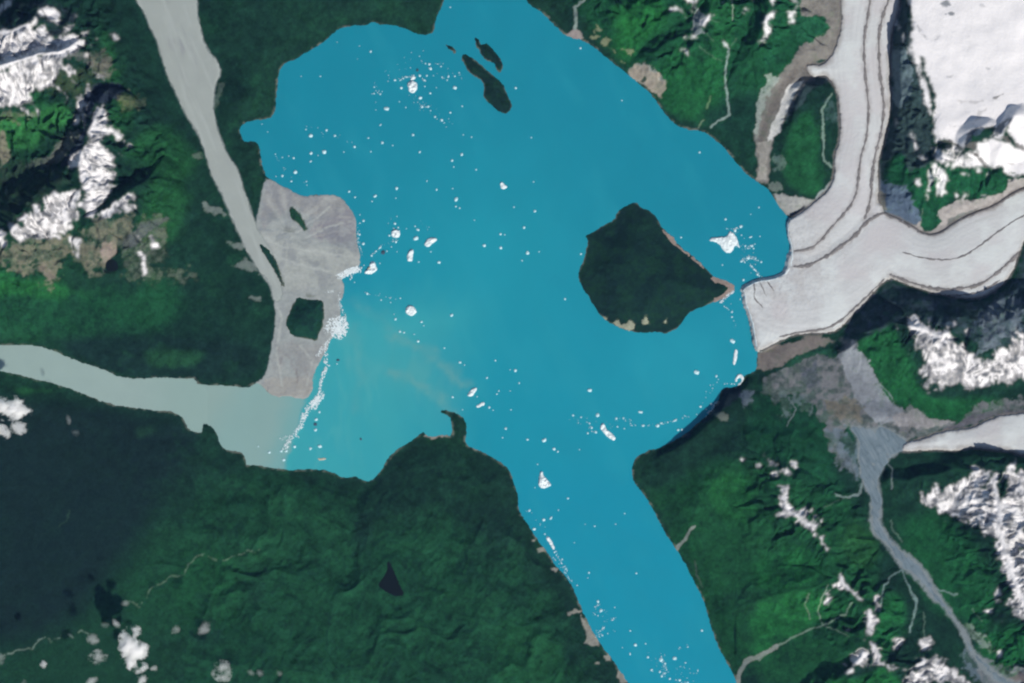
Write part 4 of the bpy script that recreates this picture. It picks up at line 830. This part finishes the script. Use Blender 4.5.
for b in BIG:
    k = min(range(len(ZONES)), key=lambda i: (ZONES[i][0]-b[0])**2+(ZONES[i][1]-b[1])**2)
    zone_of.setdefault(k, []).append(b)
ORD = "first second third fourth fifth sixth seventh eighth ninth tenth eleventh twelfth thirteenth fourteenth fifteenth sixteenth seventeenth eighteenth nineteenth twentieth".split()
def make_berg(b, label, src):
    o = link(src.copy()); x, y, r, asp, ang = b
    R = max(r-3.2, 3.6)/7.854*M*.88
    o.location = (wx(x), wy(y), 0); o.rotation_euler = (0, 0, math.radians(ang))
    o.scale = (R*math.sqrt(asp), R/math.sqrt(asp), 7+R*.30)
    return setp(o, label, 'iceberg', 'icebergs drifting on the lake')
cnt = 0
for k, L in zone_of.items():
    L.sort(key=lambda b: b[0])
    for i, b in enumerate(L):
        s = 'tiny pale' if b[2] < 12 else ('small white' if b[2] < 17 else ('white' if b[2] < 21 else 'stout white'))
        if b[3] > 1.55: s = s.replace('stout ', '')+' elongated'
        if len(L) == 1: lab = f"{s} iceberg alone {ZONES[k][2]}"
        else:
            od = 'leftmost' if i == 0 else ('rightmost' if i == len(L)-1 else ORD[i]+' from the left')
            lab = f"{s} iceberg, {od} of those {ZONES[k][2]}"
        top = sorted((q_[2] for q_ in L), reverse=True)
        if len(L) > 1 and b[2] == top[0] and top[0] > top[1]+1: lab = f"{s.replace('stout ', '')} iceberg, largest of the loose bergs {ZONES[k][2]}"
        while len(lab.split()) > 16: lab = lab.replace(' of those', ' of bergs', 1) if ' of those' in lab else lab.replace(' elongated', '').replace(' pale', '')
        make_berg(b, lab, PROTO[cnt % 9]); cnt += 1
def big_berg(poly, hgt, label, mat=None, step=.4, blocky=.5):
    ax, ay = gaxes(poly, 1.5, step); Xg, Yg = np.meshgrid(ax, ay)
    sd = sd_poly(ax, ay, poly, 20, 1, (.35*fbm(Xg/1.6, Yg/1.6, 951, 2), .35*fbm(Xg/1.6, Yg/1.6, 953, 2)))
    z = np.minimum(sd*30+2, hgt*(.75+blocky*fbm(Xg/2.2, Yg/2.2, 955, 3))+sd*2)
    z = np.where(sd < 0, sd*30-1, z)
    o = add('iceberg', grid_mesh('iceberg', ax, ay, z, sd > -.5), mat or M_ICE)
    return setp(o, label, 'iceberg', 'icebergs drifting on the lake')
big_berg(q(365,45,"335,300 350,285 372,278 405,295 412,325 405,355 385,376 355,374 338,355 345,335 332,318"), 34, 'huge blocky white iceberg at the heart of the northern bay cluster')
big_berg(q(365,45,"355,275 365,250 388,242 400,255 385,272"), 14, 'grey-white iceberg touching the top of the huge northern berg')
big_berg(q(330,165,"483,520 500,505 545,510 552,540 540,570 510,572 488,560 478,540"), 26, 'blocky pale iceberg at the upper end of the ice trail')
big_berg(q(330,165,"738,625 755,590 785,570 835,572 842,592 810,608 780,640 755,642"), 26, 'bright slanting oblong iceberg, rightmost of the trio off the delta')
big_berg(q(320,225,"683,232 700,200 725,187 737,205 728,240 728,282 705,288 682,275"), 26, 'bright upright crescent iceberg below the slanting oblong one')
big_berg(q(320,225,"345,370 385,340 395,292 415,282 438,300 440,328 452,345 430,372 395,388 360,386"), 22, 'mud-streaked ragged iceberg off the tip of the delta', blocky=.8)
big_berg(q(320,225,"372,332 392,322 402,336 392,352 375,350"), 30, 'brown muddy ice block caught in the ragged berg', M_MUD)
big_berg(q(320,225,"476,215 488,195 505,200 515,220 500,232 482,228"), 14, 'dark debris-covered iceberg among pale ones off the delta', M_DIRTY)
big_berg(q(390,290,"122,160 132,130 158,118 185,128 205,155 208,178 188,196 165,206 140,190 125,180"), 30, 'large round white iceberg alone south-east of the delta')
big_berg(q(385,110,"903,575 918,562 930,575 940,590 958,598 955,615 930,622 908,615"), 20, 'compact bright iceberg, notched on top, in the middle of the lake')
big_berg(q(430,345,"290,395 310,365 335,340 365,332 368,352 350,375 335,402 310,405"), 24, 'white wedge-shaped iceberg at the end of the sandy plume')
big_berg(q(430,345,"360,482 385,465 415,445 430,450 428,475 400,480 375,497"), 12, 'pale ragged iceberg, leftmost of the pair below the wedge-shaped berg')
big_berg(q(660,200,"383,322 400,297 430,295 470,290 530,287 545,245 560,245 585,270 605,300 618,345 630,385 605,358 585,362 570,400 545,418 515,412 490,385 465,350 430,325"), 24, 'very large ragged white ice floe near the northern glacier front', blocky=.4)
big_berg(q(540,370,"470,455 480,425 500,415 512,440 520,465 555,488 578,515 595,535 580,556 560,545 530,525 508,505 490,480"), 18, 'long diagonal ice bar across the mouth of the southern arm', blocky=.8)
big_berg(q(500,420,"310,435 318,405 332,402 345,440 372,468 392,490 402,512 385,522 340,541 305,520 300,490"), 30, 'large triangular white iceberg standing in the southern arm', blocky=.8)
big_berg(q(510,500,"278,298 300,285 318,305 345,355 352,380 338,392 318,355 298,325"), 12, 'long thin white ice strip beside the southern arm left bank', blocky=.8)
big_berg(q(660,280,"585,550 600,540 610,560 606,600 592,662 572,668 575,620"), 12, 'narrow upright ice strip below the lone oval berg by the glacier')
big_berg(q(640,350,"745,225 765,190 800,188 822,225 815,265 790,290 765,288 770,262 790,255 798,235 785,215 765,230 760,250 745,250"), 14, 'ring-shaped patch of broken ice stranded by the dark headland', blocky=.8)
big_berg(q(250,375,"530,655 560,652 590,648 600,660 570,670 535,668"), 5, 'flat muddy sliver of ice below the plume', M_MUD)
big_berg(q(250,375,"497,385 510,372 528,380 522,400 505,402"), 8, 'dark dirty iceberg between two white ones by the plume', M_DIRTY)
big_berg(q(250,375,"860,500 870,488 882,498 875,515 863,512"), 8, 'lone dark speck of dirty ice in the turquoise shallows', M_DIRTY)
big_berg(q(250,290,"675,550 690,538 712,550 695,562 680,560"), 8, 'small dark dirty ice block off the plume edge', M_DIRTY)
big_berg(q(365,45,"400,190 412,182 422,195 418,212 405,210"), 8, 'small dark dirty iceberg above the huge northern berg', M_DIRTY)
# brash: fragments no one could count, packed along the delta front, plume edge and shores
def brash(name, zones, rest, label, seed):
    r = random.Random(seed); V = []; F = []
    def chunk(x, y, R, hh):
        n = r.randint(5, 7); a0 = r.uniform(0, 6.28); b = len(V); asp = r.uniform(.6, 1.5)
        for sc, z in ((1.0, -3), (.9, hh*.7), (.45, hh)):
            for k in range(n):
                a = a0+k*6.283/n; rr = R*sc*r.uniform(.8, 1.15); V.append((wx(x)+math.cos(a)*rr*asp, wy(y)+math.sin(a)*rr/asp, z+r.uniform(0, 1)))
        for L in range(2):
            for k in range(n): F.append((b+L*n+k, b+L*n+(k+1) % n, b+(L+1)*n+(k+1) % n, b+(L+1)*n+k))
        F.append(tuple(b+2*n+k for k in range(n)))
    for pts, wd, dens, rm, zb in zones:
        p = np.array(pts); seg = np.hypot(*np.diff(p, axis=0).T); s = np.concatenate([[0], np.cumsum(seg)])
        for _ in range(int(s[-1]*wd*dens)):
            t = r.uniform(0, s[-1]); x = np.interp(t, s, p[:, 0]); y = np.interp(t, s, p[:, 1])
            a = r.uniform(0, 6.28); d = wd*.5*math.sqrt(r.random())
            chunk(x+d*math.cos(a), y+d*math.sin(a), r.uniform(.35, 1)*rm*M, zb+r.uniform(3, 9))
    for b in rest: chunk(b[0], b[1], max(b[2]-3, 3.5)/7.854*M*.8, 6)
    me = bpy.data.meshes.new(name); me.from_pydata(V, [], F); me.update()
    return setp(add(name, me, M_ICE), label, None, None, 'stuff')
brash('brash_ice', [
 (q(320,225,"150,405 215,372 310,345"), 7, 1.5, 1.0, 5), (q(320,225,"200,380 300,335"), 4, 1.5, 1.0, 5), (q(320,225,"235,420 250,400"), 3.5, 1.2, .8, 4), (q(320,225,"50,520 110,515"), 3, .7, .6, 5), (q(320,225,"80,460 110,460"), 2.5, .5, .5, 5), (q(320,225,"150,570 150,640 180,680"), 2, .9, .5, 4),
 (q(250,290,"640,280 690,245 735,280 700,345 650,300"), 13, 1.0, 1.1, 5), (q(250,290,"620,230 600,300 590,330"), 5, .7, .7, 5), (q(250,290,"640,370 600,420 560,470 530,520"), 4.5, .9, .7, 3), (q(250,290,"600,440 590,540 600,600 570,683"), 4.5, .8, .7, 2), (q(250,290,"700,20 705,100 740,190 755,240"), 3, .8, .6, 3), (q(250,290,"600,610 570,660"), 3, 1., .6, 2), (q(250,290,"610,20 660,15"), 2, 1., .5, 5),
 (q(250,375,"580,-10 552,60 548,140"), 3.2, 1.2, .7, 0), (q(250,375,"560,150 530,190 500,250"), 7, 1.3, .9, 0), (q(250,375,"520,200 470,240 440,290 420,330"), 6.5, 1.1, .8, 0), (q(250,375,"425,325 400,400 375,430"), 4.5, 1.1, .8, 0), (q(250,375,"380,430 320,490 290,545 270,590"), 5, .8, .7, 0), (q(250,375,"330,460 240,500"), 4, .3, .5, 0), (q(250,375,"250,500 280,500"), 2.5, .6, .5, 0), (q(250,375,"350,445 375,490"), 2.5, 1, .6, 0),
 (q(660,280,"470,185 520,130 580,88"), 2.2, 1.6, .7, 2), (q(660,280,"500,205 545,235"), 1.5, .9, .5, 0), (q(660,200,"690,370 735,360"), 4, .7, .5, 0), (q(660,200,"650,470 700,450 760,465"), 5, .6, .5, 0), (q(660,200,"710,510 780,590"), 1.6, 1.2, .6, 0), (q(660,200,"560,240 650,205"), 2, .8, .6, 0),
 (q(640,350,"800,205 815,250 790,285"), 2.5, 1.2, .6, 0), (q(640,350,"650,265 740,265"), 2, .5, .5, 0), (q(640,350,"610,400 560,470 530,500"), 2.2, .9, .55, 0), (q(640,350,"540,500 490,560 440,600"), 1.2, .9, .45, 0), (q(640,350,"20,590 140,590 280,552 400,510"), 2.4, .28, .5, 0), (q(640,350,"600,205 560,300 470,400"), 7, .05, .5, 0),
 (q(540,370,"370,410 430,490"), 5, .3, .5, 0), (q(540,370,"560,380 680,380 740,440"), 5, .16, .5, 0), (q(540,370,"260,390 360,440"), 4, .1, .45, 0),
 (q(510,500,"330,360 390,470 450,560"), 3.4, .45, .55, 0), (q(510,500,"340,450 430,570 500,660"), 1.6, .6, .45, 0), (q(510,500,"270,260 300,310"), 2, .6, .5, 0),
 (q(560,580,"290,410 345,370"), 4, .5, .5, 0), (q(560,580,"280,440 340,430"), 3.5, .45, .5, 0), (q(560,580,"260,290 310,170"), 4, .2, .5, 0), (q(560,580,"400,320 450,290"), 2, .5, .5, 0),
 (q(600,596,"470,480 520,560 490,640"), 4.5, .35, .55, 0), (q(600,596,"590,660 680,690"), 4, .35, .5, 0), (q(600,596,"600,430 700,380"), 6, .08, .45, 0), (q(600,596,"400,570 410,600"), 2, .6, .5, 0), (q(600,596,"40,200 130,170"), 3, .2, .4, 0),
 (q(365,45,"280,275 335,245"), 1.8, 1., .5, 0), (q(365,45,"340,250 400,240"), 3, .5, .5, 0), (q(365,45,"420,230 475,290"), 1.8, .8, .5, 0), (q(365,45,"430,470 500,490"), 3, .35, .5, 0), (q(365,45,"70,330 130,380"), 5, .15, .45, 0), (q(365,45,"430,130 520,190"), 4, .15, .45, 0), (q(365,45,"590,240 660,290"), 5, .12, .45, 0),
 (q(320,225,"395,240 480,170 600,120"), 2.6, .35, .5, 0), (q(320,225,"300,120 320,170 330,240"), 3, .3, .5, 0), (q(320,225,"300,0 300,60 290,150"), 2.6, .25, .5, 0), (q(330,165,"700,410 760,480 770,540"), 5, .06, .45, 0),
 (q(365,45,"60,380 200,260 420,90"), 22, .02, .5, 0), (q(365,45,"350,420 520,520 660,610"), 12, .05, .45, 0), (q(365,45,"540,160 760,260"), 14, .035, .45, 0), (q(255,100,"150,440 300,600 420,640"), 9, .035, .45, 0), (q(255,100,"390,230 620,280 800,360"), 10, .02, .4, 0), (q(330,165,"460,400 520,620"), 7, .06, .45, 0), (q(320,225,"360,530 640,600"), 5, .07, .4, 0), (q(540,370,"250,370 640,470"), 10, .03, .4, 0), (q(660,200,"560,200 720,480 780,600"), 13, .06, .45, 0), (q(510,500,"120,60 300,260"), 6, .04, .4, 0), (q(600,596,"380,470 760,640"), 16, .04, .45, 0), (q(560,580,"280,160 460,430"), 10, .03, .4, 0), (q(660,280,"560,190 600,500"), 4, .06, .4, 0),
 (q(740,230,"130,340 180,400 215,415"), 2, .7, .5, 12),
], REST, 'loose broken ice packed along the delta front, plume edge and shores', 11)
# ================================================================ clouds
def cloud_material():
    m = bpy.data.materials.new('cloud vapour'); m.use_nodes = True; nt = m.node_tree; nt.nodes.clear(); L = nt.links.new
    out = N(nt, 'ShaderNodeOutputMaterial'); pv = N(nt, 'ShaderNodeVolumePrincipled'); L(pv.outputs[0], out.inputs['Volume'])
    pv.inputs['Color'].default_value = (.999, .999, .999, 1); pv.inputs['Anisotropy'].default_value = .1
    tc = N(nt, 'ShaderNodeTexCoord'); ln = N(nt, 'ShaderNodeVectorMath', operation='LENGTH'); L(tc.outputs['Object'], ln.inputs[0])
    oi = N(nt, 'ShaderNodeObjectInfo')
    geo = N(nt, 'ShaderNodeNewGeometry')
    no = N(nt, 'ShaderNodeTexNoise', noise_dimensions='3D'); no.inputs['Scale'].default_value = .0050; no.inputs['Detail'].default_value = 6; no.inputs['Roughness'].default_value = .68
    L(geo.outputs['Position'], no.inputs['Vector'])
    a = N(nt, 'ShaderNodeMath', operation='MULTIPLY_ADD'); L(no.outputs['Fac'], a.inputs[0]); a.inputs[1].default_value = 3.2; a.inputs[2].default_value = -.80
    b = N(nt, 'ShaderNodeMath', operation='SUBTRACT'); L(a.outputs[0], b.inputs[0]); L(ln.outputs['Value'], b.inputs[1])
    mr = N(nt, 'ShaderNodeMapRange'); mr.inputs['From Min'].default_value = 0; mr.inputs['From Max'].default_value = 1.1; L(b.outputs[0], mr.inputs['Value'])
    ca = N(nt, 'ShaderNodeAttribute', attribute_name='thick', attribute_type='OBJECT')
    mu = N(nt, 'ShaderNodeMath', operation='MULTIPLY'); L(mr.outputs[0], mu.inputs[0]); L(ca.outputs['Fac'], mu.inputs[1])
    L(mu.outputs[0], pv.inputs['Density'])
    return m
M_CLOUD = cloud_material()
def ico(sub):
    import bmesh
    bm = bmesh.new(); bmesh.ops.create_icosphere(bm, subdivisions=sub, radius=1.0)
    me = bpy.data.meshes.new('cloud'); bm.to_mesh(me); bm.free(); me.materials.append(M_CLOUD); return me
CL0 = bpy.data.objects.new('cloud', ico(3))
CLOUDS = [
 (12,408,20,10.5,.070,0,'broad bright white cloud by the left edge below the pale river'),
 (21,428,8,7,.045,0,'smaller puffy cloud just below the broad one at the left edge'),
 (3,432,8.5,6.5,.040,-20,'torn white cloud cut by the left edge of the view'),
 (69,418,2.6,5.5,.0045,15,'thin upright wisp of cloud over dark forest right of the edge clouds'),
 (77,432,4,5,.0022,0,'barely visible cloud wisp below the thin upright one'),
 (135,647,13,19,.070,8,'largest white cloud over the south-west forest, taller than wide'),
 (143,668,7,5,.035,40,'ragged cloud tail below the large tall cloud'),
 (143,679,8,5,.030,45,'wispy cloud at the lower edge under the large tall cloud'),
 (155,668,4,4,.025,0,'small cloud puff right of the ragged tail'),
 (99,657,9,7,.018,30,'mid-sized hazy cloud left of the large tall cloud'),
 (46,662.5,4,4,.045,-30,'little bright round cloud in the lower left forest'),
 (93,681,7,4,.012,45,'faint cloud streak at the lower edge below the hazy cloud'),
 (95,638,6,6,.008,-30,'curved cloud wisp above the mid-sized hazy cloud'),
 (117,622,3,5.5,.012,35,'small slanting cloud above the large tall cloud'),
 (106,624,5,3.5,.004,0,'dim veil of cloud left of the small slanting one'),
 (223,670,10,9,.016,-35,'ragged grey-white cloud near the lower edge, rightmost of the big ones'),
 (175,628,5,5.5,.008,-40,'short hooked cloud wisp between the two larger clouds'),
 (205,628,5,9.5,.007,-38,'slanting streak of thin cloud above the ragged rightmost cloud'),
 (251,672,4,3.5,.005,0,'pale dab of cloud right of the ragged rightmost cloud'),
 (261,671,4,4,.006,0,'left of two faint cloud dabs on the southern hills'),
 (280,672,4,3.5,.006,-20,'right of two faint cloud dabs on the southern hills'),
 (25,682,4,4,.004,0,'faint cloud scrap at the lower left edge'),
 (127,603,5,3,.004,0,'dim cloud scrap over the dark valley above the clouds'),
 (2,658,6,5,.004,40,'thin cloud veil touching the left edge near the bottom'),
]
for x, y, rx, ry, dn, rot, lab in CLOUDS:
    o = link(CL0.copy()); o.location = (wx(x), wy(y), 950+rng.uniform(-25, 25)); o.rotation_euler = (0, 0, math.radians(rot))
    o.scale = (rx*M*1.3, ry*M*1.3, min(110, .55*min(rx, ry)*M+25)); o['thick'] = float(dn)*2.2
    setp(o, lab, 'cloud', 'small clouds over the south-west lowland')
# ================================================================ air: thin even haze round everything, camera included
def haze_box():
    s, z0, z1 = 420000.0, -300.0, 302000.0
    v = [(x, y, z) for z in (z0, z1) for y in (-s, s) for x in (-s, s)]
    f = [(0, 2, 3, 1), (4, 5, 7, 6), (0, 1, 5, 4), (2, 6, 7, 3), (0, 4, 6, 2), (1, 3, 7, 5)]
    me = bpy.data.meshes.new('haze'); me.from_pydata(v, [], f); me.update()
    m = bpy.data.materials.new('thin haze'); m.use_nodes = True; nt = m.node_tree; nt.nodes.clear()
    out = N(nt, 'ShaderNodeOutputMaterial'); pv = N(nt, 'ShaderNodeVolumePrincipled'); nt.links.new(pv.outputs[0], out.inputs['Volume'])
    pv.inputs['Color'].default_value = (.22, .42, .95, 1); pv.inputs['Absorption Color'].default_value = (1, 1, 1, 1)
    pv.inputs['Density'].default_value = .036/300000; pv.inputs['Anisotropy'].default_value = 0
    me.materials.append(m); o = add('haze', me, None); o['kind'] = 'stuff'; return o
haze_box()
# ================================================================ light, sky, camera
SUN_AZ, SUN_EL = 150.0, 43.0        # compass azimuth with north up the picture
sd_ = bpy.data.lights.new('sun', 'SUN'); sd_.energy = 3.6; sd_.angle = math.radians(.5); sd_.color = (1, .965, .915)
so_ = link(bpy.data.objects.new('sun', sd_))
so_.rotation_euler = (math.radians(90-SUN_EL), 0, math.radians(180-SUN_AZ))
w_ = bpy.data.worlds.new('World'); scene.world = w_; w_.use_nodes = True; nt = w_.node_tree
sk = nt.nodes.new('ShaderNodeTexSky'); sk.sky_type = 'NISHITA'; sk.sun_disc = False
sk.sun_elevation = math.radians(SUN_EL); sk.sun_rotation = math.radians(SUN_AZ); sk.altitude = 0
nt.links.new(sk.outputs[0], nt.nodes['Background'].inputs[0]); nt.nodes['Background'].inputs[1].default_value = .07
D = 300000.0
cd = bpy.data.cameras.new('camera'); cam = link(bpy.data.objects.new('camera', cd)); scene.camera = cam
cd.sensor_width = 36; cd.lens = 36*D/(1024*M); cd.clip_start = 1000; cd.clip_end = 2.0e6
cam.location = (0, 0, D); cam.rotation_euler = (0, 0, 0)
scene.view_settings.view_transform = 'Standard'; scene.view_settings.look = 'None'; scene.view_settings.gamma = 1
scene.view_settings.exposure = 0.07; scene.view_settings.use_curve_mapping = False
scene.cycles.volume_bounces = 24; scene.cycles.max_bounces = 26; scene.cycles.filter_width = 2.3
scene.cycles.use_denoising = True; scene.cycles.volume_step_rate = 1.0
